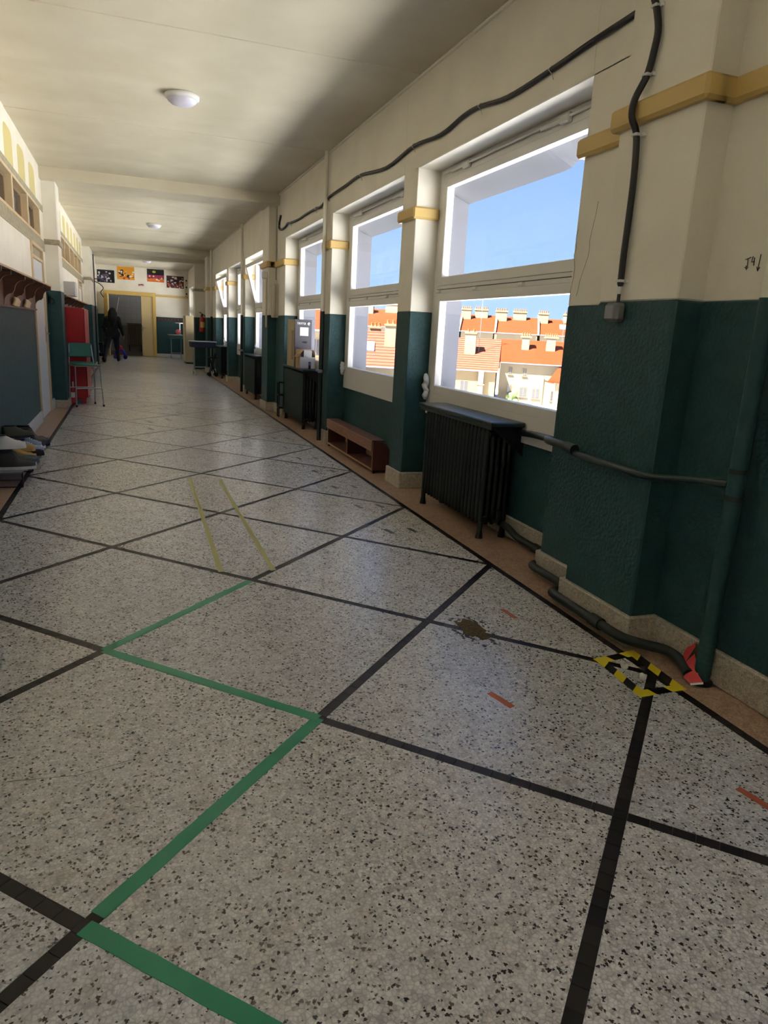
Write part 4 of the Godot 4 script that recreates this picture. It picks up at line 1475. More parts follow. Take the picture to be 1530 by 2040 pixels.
# ---------------------------------------------------------------- things along the right wall
func build_right_things():
	# low shoe bench
	var t = thing("shoe_bench", "low wooden bench with two open cubbies below the second window", "bench", Vector3(0.28, 0, -5.3))
	var xf := 0.165
	var xb := 0.40
	var z0 := -4.40
	var z1 := -6.16
	for z in [z0, (z0 + z1) * 0.5 - 0.02, z1 + 0.02]:
		var sp = new_st()
		prism(sp, [Vector2(xf, 0.03), Vector2(xb, 0.03), Vector2(xb, 0.14), Vector2(xb - 0.03, 0.17), Vector2(xb - 0.06, 0.24), Vector2(xb - 0.1, 0.30), Vector2(xf, 0.33)], 2, z - 0.02, z)
		part(t, "side_panel", sp, M.wood_red)
		box_part(t, "panel_edge", Vector3(xf - 0.003, 0.03, z - 0.02), Vector3(xf, 0.33, z), M.wood_edge)
	box_part(t, "front_board", Vector3(xf - 0.018, 0.225, z0), Vector3(xf - 0.001, 0.333, z1), M.wood_mid, 0.003)
	box_part(t, "bottom_board", Vector3(xf, 0.03, z0), Vector3(xb, 0.048, z1), M.wood_red, 0.002)
	box_part(t, "bottom_edge", Vector3(xf - 0.003, 0.03, z0), Vector3(xf, 0.048, z1), M.wood_edge)
	box_part(t, "top_board", Vector3(xf - 0.012, 0.322, z0), Vector3(xf + 0.13, 0.338, z1), M.wood_red, 0.002)
	box_part(t, "back_board", Vector3(xb - 0.01, 0.03, z0), Vector3(xb, 0.15, z1), M.wood_edge)
	for z in [z0 - 0.01, z1 + 0.01]:
		for x in [xf + 0.01, xb - 0.03]:
			box_part(t, "foot", Vector3(x, 0, z - 0.012), Vector3(x + 0.02, 0.035, z + 0.012), M.black, 0.002)
	for k in 4:
		var sc = new_st()
		var zc = lerpf(z0 - 0.3, z1 + 0.4, k / 3.0)
		tube(sc, [Vector3(xf - 0.021, 0.29, zc), Vector3(xf - 0.016, 0.29, zc)], 0.006, 8)
		part(t, "screw", sc, M.steel)
	# lumps of white filler foam where the frames meet the reveals
	for s in [[Vector3(0.385, 0.86, -3.66), 0.10, "lump of white filler foam at the foot of the first window frame", 51], [Vector3(0.40, 0.90, -6.40), 0.06, "lump of white filler foam beside the window over the shoe bench", 52],
			[Vector3(0.36, 0.86, -12.8), 0.09, "lump of white filler foam on the green shelf past the switch cabinet", 53], [Vector3(0.36, 0.86, -18.0), 0.09, "lump of white filler foam on the green shelf beside the portal", 54]]:
		foam_lump(s[0], s[1], s[2], s[3])
	build_collection_box()
	# black metal step stool
	var st_ = thing("step_stool", "narrow black metal step stool beside the covered radiator", "stool", Vector3(0.17, 0, -9.02))
	for z in [-8.98, -9.10]:
		for x in [0.11, 0.24]:
			var lg = new_st()
			bb(lg, Vector3(x - 0.009, 0, z - 0.009), Vector3(x + 0.009, 0.56, z + 0.009), 0.002)
			part(st_, "leg", lg, M.black)
	for y in [0.15, 0.35, 0.55]:
		box_part(st_, "step", Vector3(0.10, y - 0.012, -8.97), Vector3(0.25, y + 0.012, -9.11), M.black, 0.003)
	# switch cabinet and trunking on the second pilaster
	var c = thing("switch_cabinet", "white electrical cabinet hung on the pilaster beside the third window", "cabinet", Vector3(0.2, 1.53, -9.8))
	box_part(c, "case", Vector3(0.125, 1.545, -9.66), Vector3(0.30, 2.07, -9.85), mat(col(204, 196, 176), 0.5), 0.008)
	box_part(c, "door_seam", Vector3(0.16, 1.56, -9.655), Vector3(0.165, 2.055, -9.662), M.tan_dark)
	var ct = new_st()
	tube(ct, [Vector3(0.27, 2.07, -9.78), Vector3(0.27, 2.12, -9.80), Vector3(0.235, 2.14, -9.83), Vector3(0.195, 2.16, -9.84), Vector3(0.195, CEIL, -9.83)], 0.011, 8)
	part(c, "feed_conduit", ct, mat(col(196, 188, 166), 0.5))
	var j = thing("junction_box", "small cream junction box with conduit on the front of the second pilaster", "junction box", Vector3(0.04, 2.1, -9.95))
	box_part(j, "box", Vector3(-0.005, 2.16, -9.88), Vector3(XF, 2.27, -10.02), mat(col(206, 200, 182), 0.5), 0.012)
	var jc = new_st()
	bb(jc, Vector3(XF - 0.025, 1.38, -9.90), Vector3(XF + 0.001, 2.17, -9.95), 0.004)
	part(j, "conduit", jc, mat(col(206, 196, 170), 0.5))
	# red paper sleeve around the foot of the heating pipe
	var rp = thing("paper_sleeve", "torn red paper sleeve with white edge around the foot of the heating pipe", "paper", Vector3(0.16, 0, 0.05))
	var rs = new_st()
	quad(rs, Vector3(0.225, 0.16, -0.020), Vector3(0.165, 0.13, 0.045), Vector3(0.135, 0.05, 0.030), Vector3(0.17, 0.07, -0.020), Vector3(-1, 0.3, 0.4))
	quad(rs, Vector3(0.165, 0.10, 0.048), Vector3(0.135, 0.05, 0.030), Vector3(0.085, 0.015, 0.090), Vector3(0.12, 0.045, 0.130), Vector3(-1, 0.6, 0.4))
	quad(rs, Vector3(0.12, 0.045, 0.130), Vector3(0.085, 0.015, 0.090), Vector3(0.08, 0.012, 0.130), Vector3(0.115, 0.03, 0.165), Vector3(-1, 0.6, 0.4))
	part(rp, "red_paper", rs, M.red_bright)
	var rw = new_st()
	quad(rw, Vector3(0.115, 0.03, 0.166), Vector3(0.08, 0.012, 0.131), Vector3(0.078, 0.006, 0.138), Vector3(0.112, 0.024, 0.172), Vector3(-0.6, 0.6, 0.6))
	part(rp, "white_edge", rw, M.white)
	var cap = new_st()
	lathe(cap, [Vector2(0.048, 0.0), Vector2(0.048, 0.012), Vector2(0.036, 0.02)], 20, Vector3(0.150, 0, 0.118))
	part(rp, "rubber_foot", cap, M.black)

func foam_lump(at, h, label, seed_):
	var r := RandomNumberGenerator.new()
	r.seed = seed_
	var balls := []
	for k in 9:
		balls.append([at + Vector3(r.randf_range(-0.02, 0.01), h * (k / 8.0) * 1.8 - 0.02, r.randf_range(-0.02, 0.02)), at + Vector3(r.randf_range(-0.02, 0.01), h * (k / 8.0) * 1.8, r.randf_range(-0.02, 0.02)), r.randf_range(0.014, 0.028), r.randf_range(0.012, 0.024)])
	var st = surface_net(balls, 0.008, 0.008)
	single("foam_lump", label, "filler foam", st, M.foam)

func build_collection_box():
	var x0 := 0.155
	var x1 := 0.408
	var zf := -8.12
	var zb := -8.62
	var y0 := 0.841
	var y1 := 1.52
	var t = thing("collection_box", "dark grey cardboard collection box with the word terra on the covered radiator", "box", Vector3((x0 + x1) * 0.5, y0, (zf + zb) * 0.5))
	box_part(t, "carton", Vector3(x0, y0, zf), Vector3(x1, y1, zb), M.carton_grey, 0.004)
	var sd = box_part(t, "side_panel", Vector3(x0 - 0.004, y0 + 0.002, zf - 0.01), Vector3(x0, y1 - 0.004, zb), M.beige)
	box_part(sd, "side_slot", Vector3(x0 - 0.006, y0 + 0.10, zf - 0.05), Vector3(x0 - 0.003, y1 - 0.16, zf - 0.2), M.tan_dark)
	box_part(t, "paper_label", Vector3(x0 + 0.075, 1.29, zf), Vector3(x0 + 0.20, 1.41, zf + 0.003), M.paper, 0.001)
	var hole = new_st()
	var p := []
	for k in 12:
		var a = TAU * k / 12
		p.append(Vector2(x0 + 0.145 + cos(a) * 0.042, 1.20 + sin(a) * 0.014 * (1.0 + 0.3 * cos(a))))
	prism(hole, p, 2, zf - 0.002, zf + 0.002)
	part(t, "drop_slot", hole, M.black)
	var tm := TextMesh.new()
	var sf := SystemFont.new()
	sf.font_names = PackedStringArray(["Droid Sans"])
	sf.font_weight = 700
	tm.font = sf
	tm.text = "terra"
	tm.font_size = 64
	tm.pixel_size = 0.00082
	tm.depth = 0.002
	var mi := MeshInstance3D.new()
	mi.name = "lettering"
	mi.mesh = tm
	mi.material_override = M.white
	t.add_child(mi)
	mi.position = Vector3(x0 + 0.098, 1.466, zf + 0.001) - t.position
	var sy = new_st()
	var pts := []
	for k in 9:
		var a = lerpf(-2.2, 2.4, k / 8.0)
		pts.append(Vector3(x0 + 0.205, 1.462, zf + 0.002) + Vector3(-cos(a) * 0.017, sin(a) * 0.017, 0))
	tube(sy, pts, 0.0045, 6)
	tube(sy, [Vector3(x0 + 0.186, 1.466, zf + 0.002), Vector3(x0 + 0.224, 1.466, zf + 0.002)], 0.004, 6)
	tube(sy, [Vector3(x0 + 0.205, 1.44, zf + 0.002), Vector3(x0 + 0.205, 1.485, zf + 0.002)], 0.004, 6)
	part(t, "emblem", sy, M.white)
	# open brown carton in front of it
	var c = thing("open_carton", "open brown carton with lifted flaps in front of the grey collection box", "box", Vector3(0.28, y0, -7.9))
	var ca := 0.16
	var cb_ := 0.385
	var za := -7.78
	var zz := -8.05
	var h := 0.20
	box_part(c, "front_wall", Vector3(ca, y0, za), Vector3(cb_, y0 + h * 0.8, za - 0.005), mat(col(206, 200, 190), 0.8))
	box_part(c, "left_wall", Vector3(ca, y0, za), Vector3(ca + 0.005, y0 + h, zz), M.cardboard)
	box_part(c, "right_wall", Vector3(cb_ - 0.005, y0, za), Vector3(cb_, y0 + h, zz), M.cardboard)
	box_part(c, "back_wall", Vector3(ca, y0, zz), Vector3(cb_, y0 + h + 0.06, zz + 0.005), M.cardboard)
	box_part(c, "base", Vector3(ca, y0, za), Vector3(cb_, y0 + 0.005, zz), M.cardboard)
	box_part(c, "inner_fold", Vector3(ca + 0.06, y0 + h * 0.75, za - 0.008), Vector3(cb_ - 0.05, y0 + h + 0.05, za - 0.2), mat(col(190, 190, 188), 0.8))
	var fl = new_st()
	quad(fl, Vector3(ca, y0 + h, za), Vector3(ca, y0 + h, zz), Vector3(ca - 0.02, y0 + h - 0.05, zz), Vector3(ca - 0.02, y0 + h - 0.05, za), Vector3.LEFT)
	quad(fl, Vector3(ca, y0 + h, za), Vector3(ca + 0.06, y0 + h + 0.055, za - 0.03), Vector3(ca + 0.06, y0 + h + 0.055, zz), Vector3(ca, y0 + h, zz), Vector3.UP)
	part(c, "flap", fl, M.cardboard)
	var f2 = new_st()
	quad(f2, Vector3(cb_, y0 + h - 0.03, za), Vector3(cb_ - 0.02, y0 + h + 0.06, za - 0.02), Vector3(cb_ - 0.05, y0 + h + 0.055, za - 0.09), Vector3(cb_ - 0.01, y0 + h - 0.02, zz), Vector3(-0.3, 0.3, 1))
	part(c, "flap", f2, M.cardboard)
	box_part(c, "hand_slot", Vector3(ca - 0.002, y0 + 0.04, za - 0.08), Vector3(ca + 0.002, y0 + 0.12, za - 0.12), M.tan_dark)
	# small printed can
	var k = new_st()
	lathe(k, [Vector2(0.0, 0.0), Vector2(0.017, 0.0), Vector2(0.018, 0.004), Vector2(0.018, 0.092), Vector2(0.014, 0.10), Vector2(0.0, 0.10)], 16, Vector3.ZERO)
	var tin = thing("drink_can", "small black and violet can standing before the brown carton", "can", Vector3(0.285, y0, -7.70), "")
	piece(tin, "can", mesh_of(k), mat(col(36, 30, 48), 0.35), Transform3D.IDENTITY)
	var k2 = new_st()
	lathe(k2, [Vector2(0.0185, 0.05), Vector2(0.0185, 0.085)], 16, Vector3.ZERO)
	piece(tin, "printed_band", mesh_of(k2), mat(col(122, 96, 176), 0.4), Transform3D.IDENTITY)
# ---------------------------------------------------------------- far hall
func desk(label, at, w, top_y, body_mat, turn):
	var t = thing("school_desk", label, "desk", at)
	t.rotation.y = turn
	var st = new_st()
	bb(st, Vector3(-w / 2, top_y - 0.025, -0.25), Vector3(w / 2, top_y, 0.25), 0.006)
	part(t, "desk_top", st, mat(col(188, 184, 172), 0.4), true)
	var bx = new_st()
	bb(bx, Vector3(-w / 2 + 0.02, top_y - 0.17, -0.22), Vector3(w / 2 - 0.02, top_y - 0.027, 0.22), 0.006)
	part(t, "book_tray", bx, body_mat, true)
	for s in [-1.0, 1.0]:
		var x = s * (w / 2 - 0.12)
		var lg = new_st()
		tube(lg, [Vector3(x, top_y - 0.17, 0), Vector3(x, 0.14, 0)], 0.02, 8)
		part(t, "column", lg, M.steel, true)
		var ft = new_st()
		tube(ft, smooth_path([Vector3(x, 0.0, 0.25), Vector3(x, 0.06, 0.235), Vector3(x, 0.10, 0.18), Vector3(x, 0.12, 0.0), Vector3(x, 0.10, -0.18), Vector3(x, 0.06, -0.235), Vector3(x, 0.0, -0.25)], 3), 0.016, 8)
		part(t, "foot", ft, M.steel, true)
	var br = new_st()
	tube(br, [Vector3(-w / 2 + 0.12, 0.22, 0), Vector3(w / 2 - 0.12, 0.22, 0)], 0.013, 8)
	part(t, "stretcher", br, M.steel, true)
	return t

func poster(label, x0, x1, y0, y1, bg, blobs, seed_):
	var w := 96
	var h := 72
	var im := Image.create(w, h, false, Image.FORMAT_RGB8)
	im.fill(bg[0])
	if bg.size() > 1:
		im.fill_rect(Rect2i(0, int(h * 0.45), w, h), bg[1])
	if bg.size() > 2:
		im.fill_rect(Rect2i(0, int(h * 0.72), w, h), bg[2])
	var r := RandomNumberGenerator.new()
	r.seed = seed_
	for b in blobs:
		for k in b[1]:
			var cx = r.randf_range(0.06, 0.94) * w
			var cy = r.randf_range(b[3], b[4]) * h
			var ra = r.randf_range(0.5, 1.0) * b[2] * h
			var el = r.randf_range(0.7, 1.6)
			for y in range(maxi(0, int(cy - ra)), mini(h, int(cy + ra) + 1)):
				for x in range(maxi(0, int(cx - ra * el)), mini(w, int(cx + ra * el) + 1)):
					if pow((x - cx) / el, 2) + pow(y - cy, 2) < ra * ra:
						im.set_pixel(x, y, b[0])
	var m := StandardMaterial3D.new()
	m.albedo_texture = ImageTexture.create_from_image(im)
	m.roughness = 0.7
	var t = thing("poster", label, "poster", Vector3(x0, y0, ENDZ + 0.004), "children's paintings on the end wall")
	var st = new_st()
	bb(st, Vector3(x0, y0, ENDZ + 0.001), Vector3(x1, y1, ENDZ + 0.006))
	part(t, "sheet", st, M.white)
	var q := SurfaceTool.new()
	q.begin(Mesh.PRIMITIVE_TRIANGLES)
	q.set_smooth_group(-1)
	var z := ENDZ + 0.0065
	var c := [Vector3(x0 + 0.008, y1 - 0.008, z), Vector3(x1 - 0.008, y1 - 0.008, z), Vector3(x1 - 0.008, y0 + 0.008, z), Vector3(x0 + 0.008, y0 + 0.008, z)]
	var uv := [Vector2(0, 0), Vector2(1, 0), Vector2(1, 1), Vector2(0, 1)]
	for k in [0, 1, 2, 0, 2, 3]:
		q.set_uv(uv[k])
		q.add_vertex(c[k])
	part(t, "painting", q, m)

func build_far_things():
	# paintings over the doorway
	poster("painting of white figures on black paper above the yellow doorway", -3.215, -2.565, 2.76, 3.25, [col(22, 20, 28)], [[col(210, 210, 214), 16, 0.09, 0.1, 0.9], [col(96, 80, 110), 7, 0.14, 0.3, 0.9], [col(220, 200, 40), 1, 0.06, 0.85, 0.95]], 61)
	poster("orange painting with black and white flowers above the yellow doorway", -2.48, -1.82, 2.92, 3.42, [col(232, 160, 40)], [[col(40, 26, 22), 9, 0.13, 0.2, 0.8], [col(236, 230, 214), 12, 0.07, 0.35, 0.8], [col(196, 66, 40), 10, 0.07, 0.75, 0.97]], 62)
	poster("painting with black sky, moon and magenta ground above the yellow doorway", -1.365, -0.70, 2.91, 3.41, [col(26, 24, 26), col(168, 46, 92), col(226, 118, 40)], [[col(196, 196, 66), 1, 0.18, 0.2, 0.25], [col(232, 212, 170), 5, 0.10, 0.5, 0.9], [col(120, 30, 70), 8, 0.06, 0.5, 0.8]], 63)
	poster("dark brown painting crowded with pale figures right of the yellow doorway", -0.625, 0.06, 2.73, 3.21, [col(70, 34, 34)], [[col(30, 18, 20), 10, 0.12, 0.05, 0.5], [col(222, 200, 190), 22, 0.07, 0.1, 0.95], [col(190, 84, 60), 8, 0.08, 0.6, 0.95]], 64)
	poster("small white card with red letters over the doorway", -1.72, -1.46, 2.70, 2.83, [col(222, 214, 206)], [[col(196, 40, 44), 7, 0.2, 0.3, 0.8], [col(60, 50, 50), 2, 0.15, 0.2, 0.5]], 65)
	# garland hung in the right corner of the end wall
	var g = thing("garland", "thin yellow and black paper garland hanging in the corner by the far window", "garland", Vector3(0.17, 2.35, -28.6))
	for k in 8:
		var st = new_st()
		var y = 2.42 + k * 0.085
		bb(st, Vector3(0.10 + 0.02 * sin(k * 2.1), y, -28.70), Vector3(0.16 + 0.02 * sin(k * 2.1), y + 0.07, -28.72), 0.004)
		part(g, "paper_tag", st, [M.yellow, M.black, M.stripe][k % 3])
	# coat rail on the end wall
	var cr = thing("coat_rail", "red brown coat rail with hooks on the green end wall", "coat rail", Vector3(-0.5, 1.4, ENDZ + 0.03))
	box_part(cr, "rail", Vector3(-1.02, 1.44, ENDZ + 0.025), Vector3(0.15, 1.53, ENDZ + 0.001), M.wood_red, 0.004)
	for k in 9:
		var hk = new_st()
		var x = -0.95 + k * 0.125
		tube(hk, [Vector3(x, 1.50, ENDZ + 0.025), Vector3(x, 1.49, ENDZ + 0.07), Vector3(x, 1.52, ENDZ + 0.085)], 0.008, 6)
		part(cr, "hook", hk, M.steel)
	# beige cabinet inside the hall
	var cb = thing("cabinet", "plain beige metal cabinet behind the portal", "cabinet", Vector3(-0.05, 0, -24.6))
	box_part(cb, "body", Vector3(-0.245, 0.05, -24.05), Vector3(0.19, 1.645, -25.0), M.beige, 0.008)
	box_part(cb, "door", Vector3(-0.262, 0.07, -24.08), Vector3(-0.245, 1.63, -24.97), mat(col(198, 184, 146), 0.45), 0.004)
	box_part(cb, "plinth", Vector3(-0.23, 0.0, -24.08), Vector3(0.18, 0.05, -24.98), M.black)
	# desks
	desk("school desk with dark blue tray and cast metal feet before the portal", Vector3(-0.20, 0, -18.35), 0.70, 0.93, mat(col(34, 32, 52), 0.4), 0.05)
	desk("pale school desk by the green end wall", Vector3(-0.36, 0, -27.6), 0.62, 0.93, mat(col(40, 84, 78), 0.5), 0.0)
	# wheeled frame leaning beside the dark blue desk
	var fr = thing("folding_trolley", "dark folding trolley standing beside the dark blue desk", "trolley", Vector3(0.08, 0, -18.0))
	for z in [-17.9, -18.15]:
		var ts = new_st()
		tube(ts, [Vector3(-0.06, 0.05, z), Vector3(0.12, 0.62, z)], 0.011, 6)
		tube(ts, [Vector3(0.12, 0.05, z), Vector3(-0.05, 0.5, z)], 0.011, 6)
		part(fr, "cross_legs", ts, M.iron)
		for x in [-0.06, 0.12]:
			var wh = new_st()
			disc_z(wh, Vector3(x, 0.05, z), 0.05, 0.02, 14)
			part(fr, "wheel", wh, M.black)
	box_part(fr, "rail", Vector3(-0.06, 0.49, -17.88), Vector3(0.13, 0.52, -18.17), M.iron, 0.004)
	# lamp-like stand and ball on the far desk
	var bl = new_st()
	lathe(bl, [Vector2(0.0, 0.0), Vector2(0.06, 0.012), Vector2(0.10, 0.05), Vector2(0.115, 0.10), Vector2(0.10, 0.155), Vector2(0.06, 0.195), Vector2(0.0, 0.205)], 20, Vector3.ZERO)
	single("ball", "pinkish red ball resting on the pale school desk", "ball", bl, mat(col(206, 96, 92), 0.5), Vector3(-0.27, 0.931, -27.6))
	var ws = thing("round_stand", "white disc topped stand on the pale school desk", "stand", Vector3(-0.20, 0.93, -27.72))
	var w1 = new_st()
	tube(w1, [Vector3(-0.20, 0.95, -27.72), Vector3(-0.20, 1.36, -27.72)], 0.022, 10)
	part(ws, "pole", w1, M.white)
	var w2 = new_st()
	lathe(w2, [Vector2(0.0, 0.0), Vector2(0.15, 0.0), Vector2(0.165, 0.015), Vector2(0.15, 0.03), Vector2(0.0, 0.035)], 24, Vector3(-0.22, 1.36, -27.72))
	part(ws, "disc", w2, M.white)
	var w3 = new_st()
	lathe(w3, [Vector2(0.07, 0.0), Vector2(0.07, 0.015), Vector2(0.0, 0.02)], 20, Vector3(-0.20, 0.931, -27.72))
	part(ws, "base", w3, M.white)
	# fire extinguisher on the portal jamb
	var ex = thing("fire_extinguisher", "red fire extinguisher with pale label hung on the portal jamb", "fire extinguisher", Vector3(0.06, 1.15, -21.2))
	var e1 = new_st()
	lathe(e1, [Vector2(0.0, 0.0), Vector2(0.075, 0.0), Vector2(0.085, 0.02), Vector2(0.085, 0.36), Vector2(0.07, 0.42), Vector2(0.032, 0.45), Vector2(0.03, 0.48), Vector2(0.0, 0.48)], 20, Vector3(0.06, 1.15, -21.19))
	part(ex, "cylinder", e1, mat(col(186, 40, 38), 0.3))
	var e2 = new_st()
	bb(e2, Vector3(0.04, 1.63, -21.17), Vector3(0.08, 1.70, -21.21), 0.006)
	tube(e2, [Vector3(0.06, 1.68, -21.18), Vector3(0.0, 1.74, -21.16), Vector3(-0.02, 1.72, -21.15)], 0.012, 8)
	part(ex, "valve_head", e2, M.black)
	var e3 = new_st()
	tube(e3, smooth_path([Vector3(0.08, 1.67, -21.17), Vector3(0.15, 1.62, -21.12), Vector3(0.16, 1.45, -21.1), Vector3(0.14, 1.25, -21.1)], 4), 0.012, 8)
	part(ex, "hose", e3, M.black)
	var e4 = new_st()
	lathe_arc(e4, 0.0865, 1.28, 1.45, PI * 0.15, PI * 0.75, Vector3(0.06, 0, -21.19))
	part(ex, "label_sheet", e4, mat(col(220, 190, 120), 0.5))
	var e5 = new_st()
	bb(e5, Vector3(-0.02, 1.12, -21.05), Vector3(0.14, 1.145, -21.30), 0.006)
	bb(e5, Vector3(0.03, 1.12, -21.27), Vector3(0.09, 1.66, -21.30), 0.004)
	part(ex, "wall_bracket", e5, M.black)
	# wall lamp hook and cables at the left of the portal
	var lc = thing("loose_cables", "loose black cables hanging beside the portal on the left", "cable", Vector3(-3.0, 2.4, -21.2))
	for s in [[Vector3(-3.03, 3.2, -21.26), Vector3(-3.02, 2.7, -21.26), Vector3(-3.02, 2.2, -21.26), Vector3(-3.02, 0.2, -21.26)], [Vector3(-3.02, 2.52, -21.25), Vector3(-2.86, 2.50, -21.2), Vector3(-2.80, 2.44, -21.2)], [Vector3(-3.02, 2.44, -21.25), Vector3(-2.88, 2.38, -21.2), Vector3(-2.78, 2.26, -21.2), Vector3(-2.86, 2.14, -21.2), Vector3(-2.78, 2.0, -21.2)]]:
		var cs = new_st()
		tube(cs, smooth_path(s, 4), 0.012, 6)
		part(lc, "cable", cs, M.cable)
	# pushcart and ride-on toy in the far hall
	var pc = thing("pushcart", "black wheeled pushcart against the left wall of the far hall", "cart", Vector3(-3.05, 0, -24.6))
	for x in [-3.17, -2.98]:
		for z in [-24.4, -24.8]:
			var l = new_st()
			tube(l, [Vector3(x, 0.1, z), Vector3(x, 0.82, z)], 0.012, 6)
			part(pc, "post", l, M.black)
			var wh = new_st()
			disc_z(wh, Vector3(x, 0.05, z), 0.05, 0.025, 14)
			part(pc, "wheel", wh, M.grey_plastic)
	for y in [0.14, 0.5]:
		box_part(pc, "tray", Vector3(-3.2, y, -24.36), Vector3(-2.95, y + 0.1, -24.84), M.black, 0.01)
	var hd = new_st()
	tube(hd, [Vector3(-3.17, 0.82, -24.4), Vector3(-2.98, 0.82, -24.4)], 0.012, 6)
	part(pc, "handle", hd, M.black)
	var tr = thing("ride_on_toy", "small blue and red ride-on toy behind the walking person", "toy", Vector3(-2.41, 0, -25.8))
	var a1 = new_st()
	var pts := []
	for k in 9:
		var a = PI * k / 8.0
		pts.append(Vector3(-2.43 - cos(a) * 0.17, 0.06 + sin(a) * 0.28, -25.8))
	tube(a1, pts, 0.045, 10)
	part(tr, "arch", a1, mat(col(48, 52, 208), 0.4))
	box_part(tr, "seat", Vector3(-2.51, 0.33, -25.7), Vector3(-2.35, 0.47, -25.9), mat(col(204, 40, 48), 0.4), 0.03)
	box_part(tr, "axle_block", Vector3(-2.51, 0.16, -25.7), Vector3(-2.37, 0.24, -25.9), mat(col(204, 60, 48), 0.4), 0.02)
	for z in [-25.68, -25.94]:
		for x in [-2.60, -2.26]:
			var wh = new_st()
			disc_z(wh, Vector3(x, 0.07, z), 0.07, 0.03, 16)
			part(tr, "wheel", wh, mat(col(36, 36, 120), 0.5))
	# pole leaning in the doorway room
	var bp = new_st()
	tube(bp, [Vector3(-2.95, 0.0, -31.6), Vector3(-2.5, 2.35, -32.9)], 0.035, 10)
	single("leaning_tube", "white tube leaning in the dim room beyond the doorway", "tube", bp, M.white)

func lathe_arc(st, r, y0, y1, a0, a1, at):
	st.set_smooth_group(0)
	for k in 6:
		var p = lerpf(a0, a1, k / 6.0)
		var q = lerpf(a0, a1, (k + 1) / 6.0)
		var d0 = Vector3(cos(p), 0, sin(p)) * r
		var d1 = Vector3(cos(q), 0, sin(q)) * r
		quad(st, at + d0 + Vector3.UP * y0, at + d1 + Vector3.UP * y0, at + d1 + Vector3.UP * y1, at + d0 + Vector3.UP * y1, d0 + d1)

# ---------------------------------------------------------------- the person
func surface_net(bones, k, cell, st = null):
	var lo := Vector3(1e9, 1e9, 1e9)
	var hi := -lo
	for b in bones:
		var r = maxf(b[2], b[3])
		for p in [b[0], b[1]]:
			lo = lo.min(p - Vector3.ONE * r)
			hi = hi.max(p + Vector3.ONE * r)
	lo -= Vector3.ONE * cell * 3
	hi += Vector3.ONE * cell * 3
	var n := Vector3i(((hi - lo) / cell).ceil()) + Vector3i.ONE
	var f := PackedFloat32Array()
	f.resize(n.x * n.y * n.z)
	f.fill(1.0)
	var cl := PackedInt32Array()
	cl.resize(n.x * n.y * n.z)
	var best := PackedFloat32Array()
	best.resize(n.x * n.y * n.z)
	best.fill(1.0)
	for bi in bones.size():
		var b = bones[bi]
		var a: Vector3 = b[0]
		var ab: Vector3 = b[1] - a
		var ll: float = maxf(ab.length_squared(), 1e-9)
		var ra: float = b[2]
		var rb: float = b[3]
		var m = maxf(ra, rb) + k + cell * 2.5
		var i0 := Vector3i(((b[0].min(b[1]) - Vector3.ONE * m - lo) / cell).floor()).clamp(Vector3i.ZERO, n - Vector3i.ONE)
		var i1 := Vector3i(((b[0].max(b[1]) + Vector3.ONE * m - lo) / cell).ceil()).clamp(Vector3i.ZERO, n - Vector3i.ONE)
		for z in range(i0.z, i1.z + 1):
			for y in range(i0.y, i1.y + 1):
				for x in range(i0.x, i1.x + 1):
					var p: Vector3 = lo + Vector3(x, y, z) * cell
					var h: float = clampf((p - a).dot(ab) / ll, 0.0, 1.0)
					var d: float = (p - a - ab * h).length() - lerpf(ra, rb, h)
					var q := x + n.x * (y + n.y * z)
					var o := f[q]
					var e: float = maxf(k - absf(o - d), 0.0) / k
					f[q] = minf(o, d) - e * e * k * 0.25
					if d < best[q]:
						best[q] = d
						cl[q] = bi
	if st == null:
		st = new_st()
	st.set_smooth_group(0)
	var vid := {}
	var offs := [0, 1, n.x, n.x + 1, n.x * n.y, n.x * n.y + 1, n.x * n.y + n.x, n.x * n.y + n.x + 1]
	var cof := [Vector3(0, 0, 0), Vector3(1, 0, 0), Vector3(0, 1, 0), Vector3(1, 1, 0), Vector3(0, 0, 1), Vector3(1, 0, 1), Vector3(0, 1, 1), Vector3(1, 1, 1)]
	var edges := [[0, 1], [2, 3], [4, 5], [6, 7], [0, 2], [1, 3], [4, 6], [5, 7], [0, 4], [1, 5], [2, 6], [3, 7]]
	for z in n.z - 1:
		for y in n.y - 1:
			for x in n.x - 1:
				var q := x + n.x * (y + n.y * z)
				var inside := 0
				for o in offs:
					if f[q + o] < 0.0:
						inside += 1
				if inside == 0 or inside == 8:
					continue
				var s := Vector3.ZERO
				var c := 0
				for e in edges:
					var fa := f[q + offs[e[0]]]
					var fb := f[q + offs[e[1]]]
					if (fa < 0.0) != (fb < 0.0):
						s += cof[e[0]].lerp(cof[e[1]], fa / (fa - fb))
						c += 1
				vid[q] = lo + (Vector3(x, y, z) + s / c) * cell
	var strides := [1, n.x, n.x * n.y]
	var dirs := [Vector3.RIGHT, Vector3.UP, Vector3.BACK]
	for q in vid.keys():
		for ax in 3:
			var u = strides[(ax + 1) % 3]
			var v = strides[(ax + 2) % 3]
			var fa := f[q]
			var fb := f[q + strides[ax]]
			if (fa < 0.0) == (fb < 0.0):
				continue
			if not (vid.has(q - u) and vid.has(q - v) and vid.has(q - u - v)):
				continue
			var out = dirs[ax] if fa < 0.0 else -dirs[ax]
			var bone = bones[cl[q]]
			if bone.size() > 4:
				st.set_color(bone[4])
			quad(st, vid[q], vid[q - u], vid[q - u - v], vid[q - v], out)
	return st

